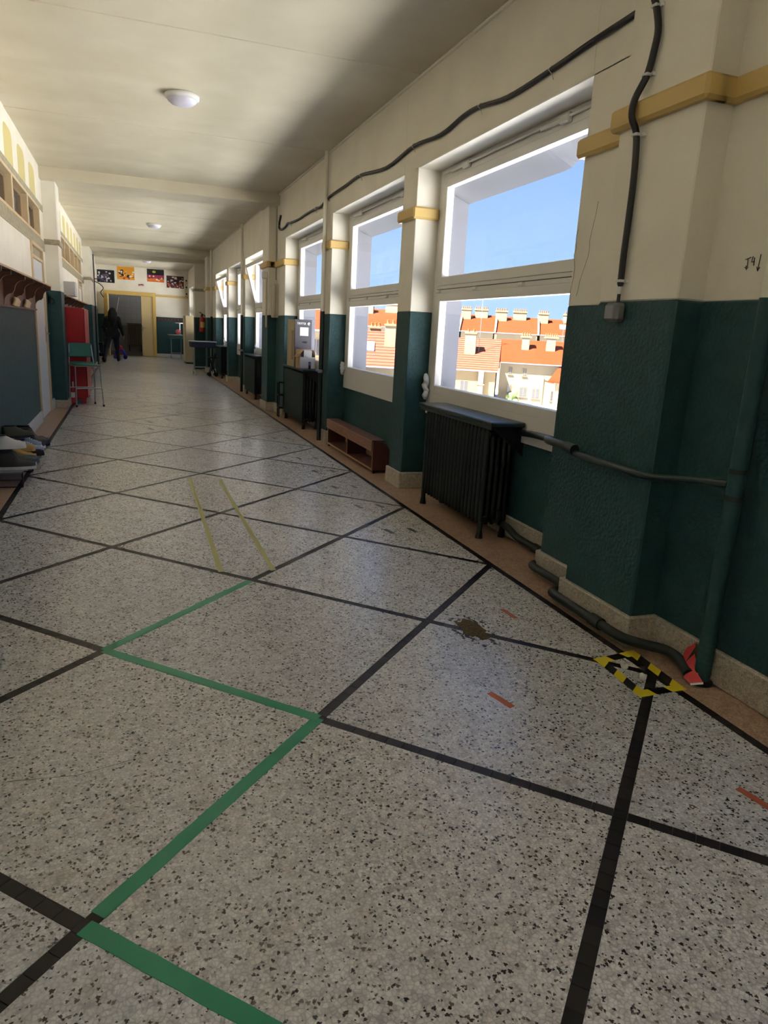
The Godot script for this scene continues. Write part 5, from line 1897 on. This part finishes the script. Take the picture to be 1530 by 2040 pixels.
func hand_bones(wrist, dir, side, fwd, c):
	# palm and five unequal, slightly curled fingers
	var b := []
	var palm = wrist + dir * 0.045
	b.append([wrist - dir * 0.02, palm, 0.026, 0.030, c])
	for k in 4:
		var o = fwd * (k - 1.5) * 0.019
		var l = [0.036, 0.042, 0.04, 0.03][k]
		var p0 = palm + o + dir * 0.015
		var p1 = p0 + dir * l + side * 0.006
		var p2 = p1 + dir * l * 0.7 + side * 0.016
		b.append([palm + o * 0.8, p0, 0.012, 0.0095, c])
		b.append([p0, p1, 0.0095, 0.009, c])
		b.append([p1, p2, 0.009, 0.0075, c])
	var t0 = wrist + dir * 0.02 + fwd * 0.026
	var t1 = t0 + dir * 0.03 + fwd * 0.02 + side * 0.008
	b.append([t0, t1, 0.012, 0.010, c])
	b.append([t1, t1 + dir * 0.03 + side * 0.008, 0.010, 0.008, c])
	return b

func build_person():
	var o := Vector3(-2.62, 0, -23.6)
	var t = thing("person", "person in black jacket and dark trousers walking away down the hall", "person", o)
	var J := Color(0.008, 0.008, 0.010)
	var P := Color(0.020, 0.022, 0.034)
	var S := Color(0.014, 0.013, 0.013)
	var K := Color(0.32, 0.18, 0.12)
	var B := [
		# trunk and jacket
		[Vector3(-2.62, 0.98, -23.60), Vector3(-2.61, 1.20, -23.60), 0.175, 0.165, J],
		[Vector3(-2.61, 1.20, -23.60), Vector3(-2.605, 1.36, -23.60), 0.165, 0.155, J],
		[Vector3(-2.72, 0.90, -23.60), Vector3(-2.53, 0.90, -23.60), 0.150, 0.150, J],
		[Vector3(-2.76, 1.40, -23.59), Vector3(-2.45, 1.40, -23.59), 0.085, 0.085, J],
		[Vector3(-2.605, 1.40, -23.60), Vector3(-2.60, 1.50, -23.61), 0.075, 0.058, K],
		# head, nose, chin, ears
		[Vector3(-2.60, 1.58, -23.62), Vector3(-2.60, 1.645, -23.605), 0.082, 0.098, K],
		[Vector3(-2.60, 1.60, -23.715), Vector3(-2.60, 1.58, -23.73), 0.014, 0.018, K],
		[Vector3(-2.60, 1.525, -23.67), Vector3(-2.60, 1.52, -23.68), 0.035, 0.03, K],
		[Vector3(-2.695, 1.60, -23.60), Vector3(-2.70, 1.57, -23.60), 0.022, 0.016, K],
		[Vector3(-2.505, 1.60, -23.60), Vector3(-2.50, 1.57, -23.60), 0.022, 0.016, K],
		# right arm hanging
		[Vector3(-2.44, 1.39, -23.59), Vector3(-2.35, 1.12, -23.56), 0.075, 0.058, J],
		[Vector3(-2.35, 1.12, -23.56), Vector3(-2.295, 0.90, -23.62), 0.058, 0.046, J],
		# left arm, bent forward
		[Vector3(-2.78, 1.39, -23.59), Vector3(-2.88, 1.13, -23.58), 0.075, 0.060, J],
		[Vector3(-2.88, 1.13, -23.58), Vector3(-2.86, 0.97, -23.78), 0.058, 0.046, J],
		# left leg behind
		[Vector3(-2.72, 0.88, -23.58), Vector3(-2.81, 0.50, -23.46), 0.105, 0.078, P],
		[Vector3(-2.81, 0.50, -23.46), Vector3(-2.895, 0.12, -23.14), 0.074, 0.058, P],
		[Vector3(-2.895, 0.075, -23.10), Vector3(-2.92, 0.045, -23.26), 0.048, 0.042, S],
		[Vector3(-2.895, 0.05, -23.08), Vector3(-2.895, 0.10, -23.12), 0.045, 0.048, S],
		# right leg forward
		[Vector3(-2.53, 0.88, -23.60), Vector3(-2.50, 0.50, -23.82), 0.105, 0.078, P],
		[Vector3(-2.50, 0.50, -23.82), Vector3(-2.475, 0.12, -23.95), 0.074, 0.058, P],
		[Vector3(-2.475, 0.05, -23.92), Vector3(-2.465, 0.042, -24.14), 0.048, 0.040, S],
	]
	var st = surface_net(B, 0.05, 0.016)
	surface_net(hand_bones(Vector3(-2.29, 0.88, -23.625), Vector3(0.12, -0.97, -0.15).normalized(), Vector3(-0.95, -0.1, 0.0).normalized(), Vector3(0, -0.1, -1).normalized(), K), 0.008, 0.0045, st)
	surface_net(hand_bones(Vector3(-2.858, 0.955, -23.80), Vector3(0.10, -0.65, -0.75).normalized(), Vector3(0.95, -0.1, 0.0).normalized(), Vector3(0.0, 0.7, -0.7).normalized(), K), 0.008, 0.0045, st)
	var m := StandardMaterial3D.new()
	m.vertex_color_use_as_albedo = true
	m.roughness = 0.85
	part(t, "body", st, m)
	var H := Color(0.006, 0.005, 0.005)
	var hb := [
		[Vector3(-2.60, 1.645, -23.585), Vector3(-2.60, 1.60, -23.57), 0.112, 0.112, H],
		[Vector3(-2.60, 1.60, -23.55), Vector3(-2.61, 1.40, -23.48), 0.12, 0.12, H],
		[Vector3(-2.61, 1.40, -23.48), Vector3(-2.61, 1.20, -23.455), 0.12, 0.075, H],
		[Vector3(-2.69, 1.58, -23.58), Vector3(-2.71, 1.36, -23.52), 0.05, 0.06, H],
		[Vector3(-2.51, 1.58, -23.58), Vector3(-2.50, 1.36, -23.52), 0.05, 0.06, H],
	]
	part(t, "hair", surface_net(hb, 0.04, 0.014), m)
	# eyes and mouth on the far side of the head
	for x in [-2.633, -2.567]:
		var e = new_st()
		tube(e, [Vector3(x, 1.62, -23.69), Vector3(x, 1.62, -23.703)], [0.011, 0.006], 8)
		part(t, "eye", e, M.white)
	var mo = new_st()
	bb(mo, Vector3(-2.625, 1.548, -23.69), Vector3(-2.575, 1.556, -23.705), 0.003)
	part(t, "mouth", mo, mat(col(150, 80, 74), 0.6))

# ---------------------------------------------------------------- tape and marks on the floor
func strip(st, a, b, w, y = 0.0008, jag = 0.0, seed_ = 1):
	# a thin tape from a to b with slightly ragged edges
	var r := RandomNumberGenerator.new()
	r.seed = seed_
	var d = (b - a)
	var n = maxi(2, int(d.length() / 0.05))
	var side = Vector3(-d.z, 0, d.x).normalized() * w * 0.5
	var L := []
	var R := []
	for k in n + 1:
		var p = a.lerp(b, float(k) / n)
		L.append(p + side * (1.0 + r.randf_range(-jag, jag)))
		R.append(p - side * (1.0 + r.randf_range(-jag, jag)))
	var up = Vector3.UP * y
	for k in n:
		quad(st, L[k] + up, L[k + 1] + up, R[k + 1] + up, R[k] + up, Vector3.UP)
		quad(st, L[k] + up, L[k + 1] + up, L[k + 1], L[k], side)
		quad(st, R[k] + up, R[k + 1] + up, R[k + 1], R[k], -side)
	quad(st, L[0] + up, R[0] + up, R[0], L[0], -d)
	quad(st, L[n] + up, R[n] + up, R[n], L[n], d)

func build_floor_marks():
	# green tape laid over four dark strips in a zigzag
	var g := [[lat(2, 0), lat(2, -1), "green floor tape running up to the yellow tape lines", 0.02, 0.0], [lat(2, -1), lat(1, -1), "green floor tape joining the first bend to the middle bend", 0.0, 0.0],
		[lat(1, -1), lat(1, -2), "long green floor tape with a dark scuffed edge", 0.0, 0.04], [lat(1, -2), lat(0, -2), "scratched green floor tape with a torn notch at its end", 0.0, 0.0]]
	for k in g.size():
		var s = g[k]
		var d = (s[1] - s[0]).normalized()
		var st = new_st()
		strip(st, s[0] + d * s[3], s[1] - d * s[4], SW + 0.004, 0.0009 + 0.0004 * (k % 2), 0.05, 70 + k)
		single("floor_tape", s[2], "tape", st, M.tape_green, Vector3.ZERO, "green floor tape")
	var ys := [[Vector3(-1.625, 0, -4.33), Vector3(-1.652, 0, -1.68), "worn yellow floor tape line nearer the classroom wall"], [Vector3(-1.368, 0, -4.25), Vector3(-1.356, 0, -1.65), "worn yellow floor tape line nearer the windows"]]
	for k in 2:
		var st = new_st()
		strip(st, ys[k][0], ys[k][1], 0.032, 0.0006, 0.22, 80 + k)
		single("floor_tape", ys[k][2], "tape", st, M.tape_yellow, Vector3.ZERO, "yellow floor tape")
	# scraps of brown tape
	for s in [[Vector3(-0.790, 0, -0.02), Vector3(-0.752, 0, 0.105), 0.034, "short brown tape scrap in the bright patch of floor"], [Vector3(-0.30, 0, -0.82), Vector3(-0.285, 0, -0.69), 0.03, "faint brown tape scrap near the broken patch of floor"], [Vector3(-0.285, 0, 0.75), Vector3(-0.25, 0, 0.93), 0.032, "brown tape scrap by the window wall past the hazard tape"]]:
		var st = new_st()
		strip(st, s[0], s[1], s[2], 0.0007, 0.2, 90)
		single("tape_scrap", s[3], "tape", st, M.tape_brown, Vector3.ZERO, "brown tape scraps")
	# pairs of short dark tapes along the window side
	for k in 12:
		var z = -2.345 - 0.738 * k
		for x in [-0.387, -0.203]:
			if k == 0 or k < 12:
				var st = new_st()
				strip(st, Vector3(x - 0.012, 0, z - 0.06), Vector3(x + 0.012, 0, z + 0.06), 0.034, 0.0006, 0.06, 100 + k)
				single("step_mark", "short dark tape in the paired row along the window side", "tape", st, M.tape_black, Vector3.ZERO, "paired tape marks on the window side")
	for p in FAR_MARKS:
		var st = new_st()
		strip(st, Vector3(p[0] - 0.03, 0, p[1] - 0.1), Vector3(p[0] + 0.03, 0, p[1] + 0.1), 0.05, 0.0006, 0.1, 130)
		single("far_mark", "short dark tape scattered on the far floor", "tape", st, M.tape_black, Vector3.ZERO, "tape marks on the far floor")
	# black and yellow hazard tape round a hole left in the floor
	var C := [Vector3(-0.152, 0, -0.165), Vector3(0.045, 0, -0.195), Vector3(0.02, 0, 0.135), Vector3(-0.175, 0, 0.14)]
	var hz = thing("hazard_tape", "square of black and yellow hazard tape by the window wall", "tape", Vector3(-0.07, 0, -0.02))
	for e in 4:
		var a: Vector3 = C[e]
		var b: Vector3 = C[(e + 1) % 4]
		var d = (b - a).normalized()
		var sd = Vector3(-d.z, 0, d.x) * 0.024
		var n = 3 if e % 2 == 0 else 5
		var a2 = a - d * 0.024
		var l = (b - a).length() + 0.048
		var y = Vector3.UP * (0.0012 + 0.0005 * (e % 2))
		for k in n:
			var q0 = a2 + d * l * k / n
			var q1 = a2 + d * l * (k + 1) / n
			var sh = d * 0.022 if (e % 2 == 1) else d * 0.004
			var st = new_st()
			var s0 = Vector3.ZERO if k == 0 else sh
			var s1 = Vector3.ZERO if k == n - 1 else sh
			quad(st, q0 + sd + s0 + y, q1 + sd + s1 + y, q1 - sd - s1 + y, q0 - sd - s0 + y, Vector3.UP)
			part(hz, "stripe", st, M.hazard_yellow if k % 2 == 0 else M.hazard_black)
	for p in [[Vector3(-0.092, 0, -0.075), 71, "white plug inside the hazard tape touching the dark floor strip"], [Vector3(-0.082, 0, 0.03), 72, "white plug inside the hazard tape clear of the dark strips"]]:
		var r := RandomNumberGenerator.new()
		r.seed = p[1]
		var bl := []
		for k in 5:
			var q = p[0] + Vector3(r.randf_range(-0.008, 0.008), 0.003 + k * 0.003, r.randf_range(-0.008, 0.008))
			bl.append([q, q + Vector3(0, 0.003, 0), 0.010, 0.008])
		single("plastic_plug", p[2], "plug", surface_net(bl, 0.008, 0.004), M.plug, Vector3.ZERO, "plugs inside the hazard tape")
	# broken patch where terrazzo has come away
	var bp := []
	var r2 := RandomNumberGenerator.new()
	r2.seed = 5
	for k in 22:
		var a = TAU * k / 22
		var rr = r2.randf_range(0.65, 1.15)
		bp.append(Vector2(-0.575 + cos(a) * 0.062 * rr, -0.615 + sin(a) * 0.125 * rr))
	var bs = new_st()
	prism(bs, bp, 1, 0.0002, 0.0014)
	var fl = get_node("floor")
	part(fl, "broken_patch", bs, M.earth)
	var cs = new_st()
	for k in 40:
		var a = r2.randf() * TAU
		var rr = r2.randf_range(0.9, 1.6)
		var c = Vector3(-0.575 + cos(a) * 0.062 * rr, 0.0, -0.615 + sin(a) * 0.125 * rr)
		var s = r2.randf_range(0.003, 0.008)
		bb(cs, c - Vector3(s, 0, s), c + Vector3(s, 0.002, s * 1.5))
	var cr = part(fl, "broken_crumbs", cs, M.strip[1])
	cr.set_meta("kind", "stuff")
	# hairline cracks in the terrazzo
	for c in [[Vector3(-0.98, 0, -0.28), Vector3(-0.86, 0, -0.25), Vector3(-0.76, 0, -0.20), Vector3(-0.64, 0, -0.22), Vector3(-0.5, 0, -0.20)], [Vector3(-1.02, 0, -1.05), Vector3(-0.92, 0, -1.14), Vector3(-0.84, 0, -1.24)], [Vector3(-2.45, 0, -0.62), Vector3(-2.3, 0, -0.65), Vector3(-2.1, 0, -0.68), Vector3(-1.95, 0, -0.74)], [Vector3(-2.5, 0, 0.12), Vector3(-2.3, 0, 0.14), Vector3(-2.15, 0, 0.1)]]:
		var st = new_st()
		for k in c.size() - 1:
			strip(st, c[k], c[k + 1], 0.0022, 0.0003, 0.3, 140 + k)
		part(fl, "hairline_crack", st, M.ink)
const FAR_MARKS := [[-2.26, -15.62], [-2.01, -16.12], [-1.79, -16.53], [-1.21, -16.6], [-1.01, -16.1], [-0.77, -15.52], [-2.07, -27.0], [-1.05, -27.44], [-1.89, -10.37], [-1.83, -11.4], [-2.0, -11.93], [-2.0, -10.86], [-1.67, -9.94], [-1.56, -9.95], [-1.29, -10.84], [-1.45, -10.4], [-1.34, -11.88], [-1.22, -12.24], [-1.13, -11.38], [-1.87, -8.25], [-1.88, -7.55], [-1.61, -8.52], [-1.41, -9.39], [-0.96, -7.95], [-2.06, -20.8], [-2.47, -20.42]]
# ---------------------------------------------------------------- the town outside
const GROUND := -9.0

func town_frame(az):
	# a frame on the ground plan: x to the right, -z away, seen along the given bearing from the corridor
	var a = deg_to_rad(az)
	var u := Vector3(sin(a), 0, -cos(a))
	var v := Vector3(cos(a), 0, sin(a))
	return Transform3D(Basis(v, Vector3.UP, -u), Vector3(-2.107, 0, 2.242))

func roof_plane(st, a, b, c, d, th = 0.25):
	# a sloping slab over the four points a b (eave) c d (ridge)
	var dn := Vector3(0, -th, 0)
	quad(st, a, b, c, d, Vector3.UP)
	quad(st, a + dn, b + dn, c + dn, d + dn, Vector3.DOWN)
	quad(st, a, b, b + dn, a + dn, (a - d))
	quad(st, b, c, c + dn, b + dn, (b - a))
	quad(st, a, d, d + dn, a + dn, (a - b))
	quad(st, c, d, d + dn, c + dn, (d - a))

func gable_house(label, fr, s0, s1, d0, d1, eave, ridge, wall_m, roof_m, into = null):
	T = Transform3D.IDENTITY
	var t = into if into != null else thing("house", label, "house", fr * Vector3((s0 + s1) / 2, GROUND, -d0))
	T = fr
	var w = new_st()
	bb(w, Vector3(s0 + 0.4, GROUND, -d0 - 0.6), Vector3(s1 - 0.4, eave + 0.1, -d1 + 0.6))
	T = fr
	part(t, "walls", w, wall_m)
	var dm = (d0 + d1) / 2.0
	var gb = new_st()
	for s in [s0 + 0.4, s1 - 0.4]:
		tri(gb, Vector3(s, eave, -d0 - 0.6), Vector3(s, eave, -d1 + 0.6), Vector3(s, ridge - 0.15, -dm), Vector3(signf(s - (s0 + s1) / 2), 0, 0))
	part(t, "gables", gb, wall_m)
	var r1 = new_st()
	roof_plane(r1, Vector3(s0, eave, -d0), Vector3(s1, eave, -d0), Vector3(s1, ridge, -dm), Vector3(s0, ridge, -dm))
	part(t, "roof_slope", r1, roof_m)
	var r2 = new_st()
	roof_plane(r2, Vector3(s0, eave, -d1), Vector3(s1, eave, -d1), Vector3(s1, ridge, -dm), Vector3(s0, ridge, -dm))
	part(t, "roof_slope", r2, roof_m)
	var g = new_st()
	tube(g, [Vector3(s0, eave - 0.1, -d0 + 0.05), Vector3(s1, eave - 0.1, -d0 + 0.05)], 0.11, 8)
	part(t, "gutter", g, M.zinc)
	T = Transform3D.IDENTITY
	return t

func house_window(t, fr, s, y, d, w, h, glass_m):
	T = fr
	var a = new_st()
	bb(a, Vector3(s - w / 2 - 0.12, y - h / 2 - 0.12, -d + 0.05), Vector3(s + w / 2 + 0.12, y + h / 2 + 0.1, -d - 0.02))
	var fm = part(t, "window_surround", a, M.render_warm)
	T = fr
	var b = new_st()
	bb(b, Vector3(s - w / 2, y - h / 2, -d + 0.08), Vector3(s + w / 2, y + h / 2, -d + 0.03))
	part(fm, "pane", b, glass_m)
	T = fr
	var c = new_st()
	bb(c, Vector3(s - 0.03, y - h / 2, -d + 0.10), Vector3(s + 0.03, y + h / 2, -d + 0.07))
	bb(c, Vector3(s - w / 2 - 0.2, y - h / 2 - 0.16, -d + 0.2), Vector3(s + w / 2 + 0.2, y - h / 2 - 0.06, -d))
	part(fm, "sill_and_mullion", c, M.render)
	T = Transform3D.IDENTITY

func chimney(t, fr, s, d, w, dep, y0, y1, pots, neck = 1.0):
	T = fr
	var a = new_st()
	bb(a, Vector3(s - w / 2 * neck, y0 - 1.2, -d - dep / 2), Vector3(s + w / 2 * neck, y1 - 0.25, -d + dep / 2), 0.03)
	var st_ = part(t, "chimney_stack", a, M.render)
	T = fr
	var b = new_st()
	bb(b, Vector3(s - w / 2 - 0.12, y1 - 0.3, -d - dep / 2 - 0.12), Vector3(s + w / 2 + 0.12, y1, -d + dep / 2 + 0.12), 0.03)
	part(st_, "chimney_cap", b, M.render_warm)
	for k in pots:
		T = fr
		var p = new_st()
		var x = s - w / 2 + w * (k + 0.5) / pots
		var r = minf(0.2, w / pots * 0.36)
		lathe(p, [Vector2(r * 1.1, 0.0), Vector2(r, 0.08), Vector2(r * 0.8, 0.45), Vector2(r, 0.5), Vector2(r * 0.9, 0.55), Vector2(0.0, 0.55)], 10, Vector3(x, y1, -d))
		part(st_, "chimney_pot", p, M.pot)
	T = Transform3D.IDENTITY

func build_town():
	var fr = town_frame(29.0)
	# long house with the orange roof
	var a = gable_house("long house with bright orange roof and cream wall seen through the first window", fr, -1.3, 26.0, 124.2, 138.0, -2.15, 1.68, M.render, M.roof)
	for w in [[0.9, -3.5, 0.55, 1.1], [3.3, -3.65, 0.55, 1.1], [0.95, -6.6, 0.6, 1.4], [3.35, -6.95, 1.1, 1.5], [5.45, -7.1, 1.1, 1.5], [8.6, -7.3, 1.1, 1.5], [11.2, -3.9, 0.7, 1.1]]:
		house_window(a, fr, w[0], w[1], 124.8, w[2], w[3], M.shade_window)
	chimney(a, fr, 3.1, 128.6, 1.7, 1.0, 0.2, 2.35, 4, 0.75)
	chimney(a, fr, 7.4, 128.6, 2.2, 1.0, 0.2, 2.45, 6, 0.7)
	chimney(a, fr, 13.0, 128.6, 2.0, 1.0, 0.2, 2.45, 5, 0.7)
	T = fr
	var dp = new_st()
	tube(dp, [Vector3(6.5, -4.2, -124.6), Vector3(6.5, -9.0, -124.6)], 0.07, 6)
	tube(dp, [Vector3(6.5, -4.4, -124.6), Vector3(8.6, -4.4, -124.4)], 0.06, 6)
	part(a, "drain_pipe", dp, M.zinc)
	T = Transform3D.IDENTITY
	# paler roofed house in front on the left
	var b = gable_house("house with pale tiled roof left of the long orange roof", fr, -24.0, -1.1, 120.4, 141.0, -3.6, 1.55, M.render_warm, M.roof_salmon)
	house_window(b, fr, -6.6, -6.4, 121.0, 1.2, 1.9, M.shade_window)
	house_window(b, fr, -11.0, -6.4, 121.0, 1.2, 1.9, M.shade_window)
	chimney(b, fr, -6.3, 126.0, 1.9, 1.5, -0.6, 2.5, 2)
	T = fr
	var bt = new_st()
	bb(bt, Vector3(-4.3, GROUND, -120.2), Vector3(-3.4, -3.8, -121.2), 0.05)
	bb(bt, Vector3(-4.5, -6.0, -120.1), Vector3(-3.2, -5.8, -121.2), 0.03)
	part(b, "buttress", bt, M.render)
	# tile courses on the pale roof
	for k in 15:
		T = fr
		var f = (k + 0.5) / 15.0
		var c = new_st()
		var y = lerpf(-3.6, 1.55, f) + 0.03
		var d = lerpf(120.4, 130.7, f)
		bb(c, Vector3(-23.9, y - 0.05, -d - 0.05), Vector3(-1.2, y + 0.02, -d + 0.06))
		part(b, "tile_course", c, M.roof)
	T = Transform3D.IDENTITY
	# lean-to at the right
	var l = a
	T = fr
	var lw = new_st()
	bb(lw, Vector3(8.4, GROUND, -119.6), Vector3(16.0, -4.7, -124.7))
	part(l, "lean_to_walls", lw, M.render)
	T = fr
	var lr = new_st()
	roof_plane(lr, Vector3(7.0, -4.55, -119.0), Vector3(16.4, -4.75, -119.0), Vector3(16.4, -2.4, -124.7), Vector3(8.9, -2.4, -124.7))
	part(l, "lean_to_roof", lr, M.roof)
	T = Transform3D.IDENTITY
	# row of houses further back, split by party walls
	var xs := [-34.0, -22.5, -11.0, -3.0, 6.5, 22.0, 40.0]
	var row = thing("terrace_row", "long terrace with faded orange roofs and many chimneys behind the cream house", "houses", fr * Vector3(0, GROUND, -164.0))
	for k in xs.size() - 1:
		var ms = [M.roof, M.roof, M.roof, M.roof, M.roof, M.roof]
		var c = gable_house("", fr, xs[k], xs[k + 1], 164.0, 181.0, 3.1, 7.15 - 0.1 * k, M.render, ms[k], row)
		T = fr
		var pw = new_st()
		prism(pw, [Vector2(-163.7, 3.0), Vector2(-163.7, 3.5), Vector2(-172.5, 7.6), Vector2(-181.3, 3.5), Vector2(-181.3, 3.0)], 0, xs[k] - 0.2, xs[k] + 0.2)
		part(c, "party_wall", pw, M.render)
		T = Transform3D.IDENTITY
		chimney(c, fr, xs[k] + 1.0, 170.5, 2.2 if k != 3 else 2.6, 1.2, 6.0, 8.3 - 0.1 * k, 5)
		chimney(c, fr, lerpf(xs[k], xs[k + 1], 0.55), 171.5, 3.0 if k < 4 else 6.0, 1.2, 6.4, 8.4 - 0.12 * k, 7)
		if k >= 4:
			T = fr
			for s in [0.3, 0.6]:
				var rl = new_st()
				var x = lerpf(xs[k], xs[k + 1], s)
				roof_plane(rl, Vector3(x, 4.6, -167.2), Vector3(x + 1.4, 4.6, -167.2), Vector3(x + 1.4, 5.6, -169.3), Vector3(x, 5.6, -169.3), 0.1)
				part(c, "roof_light", rl, M.zinc)
			T = Transform3D.IDENTITY
	# aerials on the two front roofs
	for q in [[b, -4.8, 126.0, 9.6], [a, 9.6, 134.0, 6.2]]:
		T = fr
		var st = new_st()
		tube(st, [Vector3(q[1], -1.0, -q[2]), Vector3(q[1], q[3], -q[2])], 0.045, 5)
		var ma = part(q[0], "aerial_mast", st, M.zinc)
		T = fr
		var cr = new_st()
		for k in 3:
			tube(cr, [Vector3(q[1] - 0.5, q[3] - 0.3 - k * 0.25, -q[2]), Vector3(q[1] + 0.5, q[3] - 0.3 - k * 0.25, -q[2])], 0.025, 4)
		part(ma, "aerial_rods", cr, M.zinc)
	T = Transform3D.IDENTITY
	# house with a roof light, seen through the second window
	var f2 = town_frame(19.0)
	var d2 = gable_house("house with roof light and broad chimney seen through the second window", f2, -9.0, 6.5, 96.0, 112.0, -2.85, 1.75, M.render, M.roof_salmon)
	chimney(d2, f2, 1.4, 101.0, 1.5, 1.3, -0.7, 2.8, 2)
	chimney(d2, f2, -0.7, 106.5, 1.6, 0.9, 0.5, 2.4, 3)
	T = f2
	var sk = new_st()
	roof_plane(sk, Vector3(-2.3, -0.75, -99.2), Vector3(-0.7, -0.75, -99.2), Vector3(-0.7, 0.35, -101.2), Vector3(-2.3, 0.35, -101.2), 0.2)
	part(d2, "roof_light", sk, M.zinc)
	for k in 12:
		var f = (k + 0.5) / 12.0
		var c = new_st()
		var y = lerpf(-2.85, 1.75, f) + 0.03
		var d = lerpf(96.0, 104.0, f)
		T = f2
		bb(c, Vector3(-8.9, y - 0.04, -d - 0.05), Vector3(6.4, y + 0.015, -d + 0.05))
		part(d2, "tile_course", c, M.roof)
	T = Transform3D.IDENTITY
	# cream houses seen through the windows further along
	var f3 = town_frame(13.0)
	var e = gable_house("tall cream house seen through the window behind the cardboard box", f3, -4.0, 5.5, 80.0, 92.0, 1.5, 4.6, M.render_warm, M.roof)
	for w in [[1.4, -0.4], [3.6, -0.4], [1.4, -4.0], [3.6, -4.0], [-1.2, -0.4]]:
		house_window(e, f3, w[0], w[1], 80.6, 1.0, 1.7, M.shade_window)
	var f4 = town_frame(8.0)
	var h = gable_house("white house seen edge on through the farther windows", f4, -12.0, 3.0, 88.0, 102.0, 3.0, 6.5, M.render, M.roof)
	for w in [[-1.5, 0.4], [-5.0, 0.4]]:
		house_window(h, f4, w[0], w[1], 88.6, 1.0, 1.7, M.shade_window)
	var f5 = town_frame(60.0)
	for k in 3:
		gable_house(["house with orange roof right of the view from the first window", "middle house of the row beside the school yard", "last house of the row beside the school yard"][k], f5, -40.0 + k * 30.0, -13.0 + k * 30.0, 90.0 + 4 * k, 104.0 + 4 * k, -2.0, 2.0, M.render, M.roof)
	var f6 = town_frame(110.0)
	for k in 2:
		gable_house(["near house of the row behind the camera's back", "far house of the row behind the camera's back"][k], f6, -32.0 + k * 34.0, 0.0 + k * 34.0, 85.0, 99.0, -2.0, 2.2, M.render, M.roof)
	# wooded hill
	var hl = new_st()
	var prof := []
	for k in 9:
		var q = k / 8.0
		prof.append(Vector2(330.0 * (1.0 - q) + 4.0 * q, -9.0 + 26.0 * sin(q * PI * 0.5)))
	prof.append(Vector2(0.0, 17.0))
	T = town_frame(20.0)
	lathe(hl, prof, 48, Vector3(-20, 0, -640))
	T = Transform3D.IDENTITY
	single("hill", "low brown wooded hill beyond the roofs", "hill", hl, M.hill)
	# bush in front of the long house
	var bs := []
	var r := RandomNumberGenerator.new()
	r.seed = 9
	for k in 14:
		var p = fr * Vector3(1.6 + r.randf_range(-0.9, 0.9), -7.4 + r.randf_range(-1.2, 0.5), -122.6 + r.randf_range(-0.4, 0.4))
		bs.append([p, p + Vector3(0, 0.1, 0), 0.4, 0.35])
	single("bush", "yellow green bush before the long cream house", "bush", surface_net(bs, 0.25, 0.14), M.bush)
	# yard and streets below
	var g = struct("ground_outside", "pale yard and streets below the windows", "ground")
	box_part(g, "yard", Vector3(0.73, GROUND - 1.0, 400), Vector3(900, GROUND, -900), M.street)
	box_part(g, "yard", Vector3(-400, GROUND - 1.0, -36), Vector3(0.73, GROUND, -900), M.street)
	# the storeys of the school below the corridor
	var s = struct("wall_lower_storeys", "lower storeys of the school", "wall")
	box_part(s, "masonry", Vector3(-8.6, GROUND, BACK + 0.5), Vector3(0.72, -0.35, -35.5), M.facade)
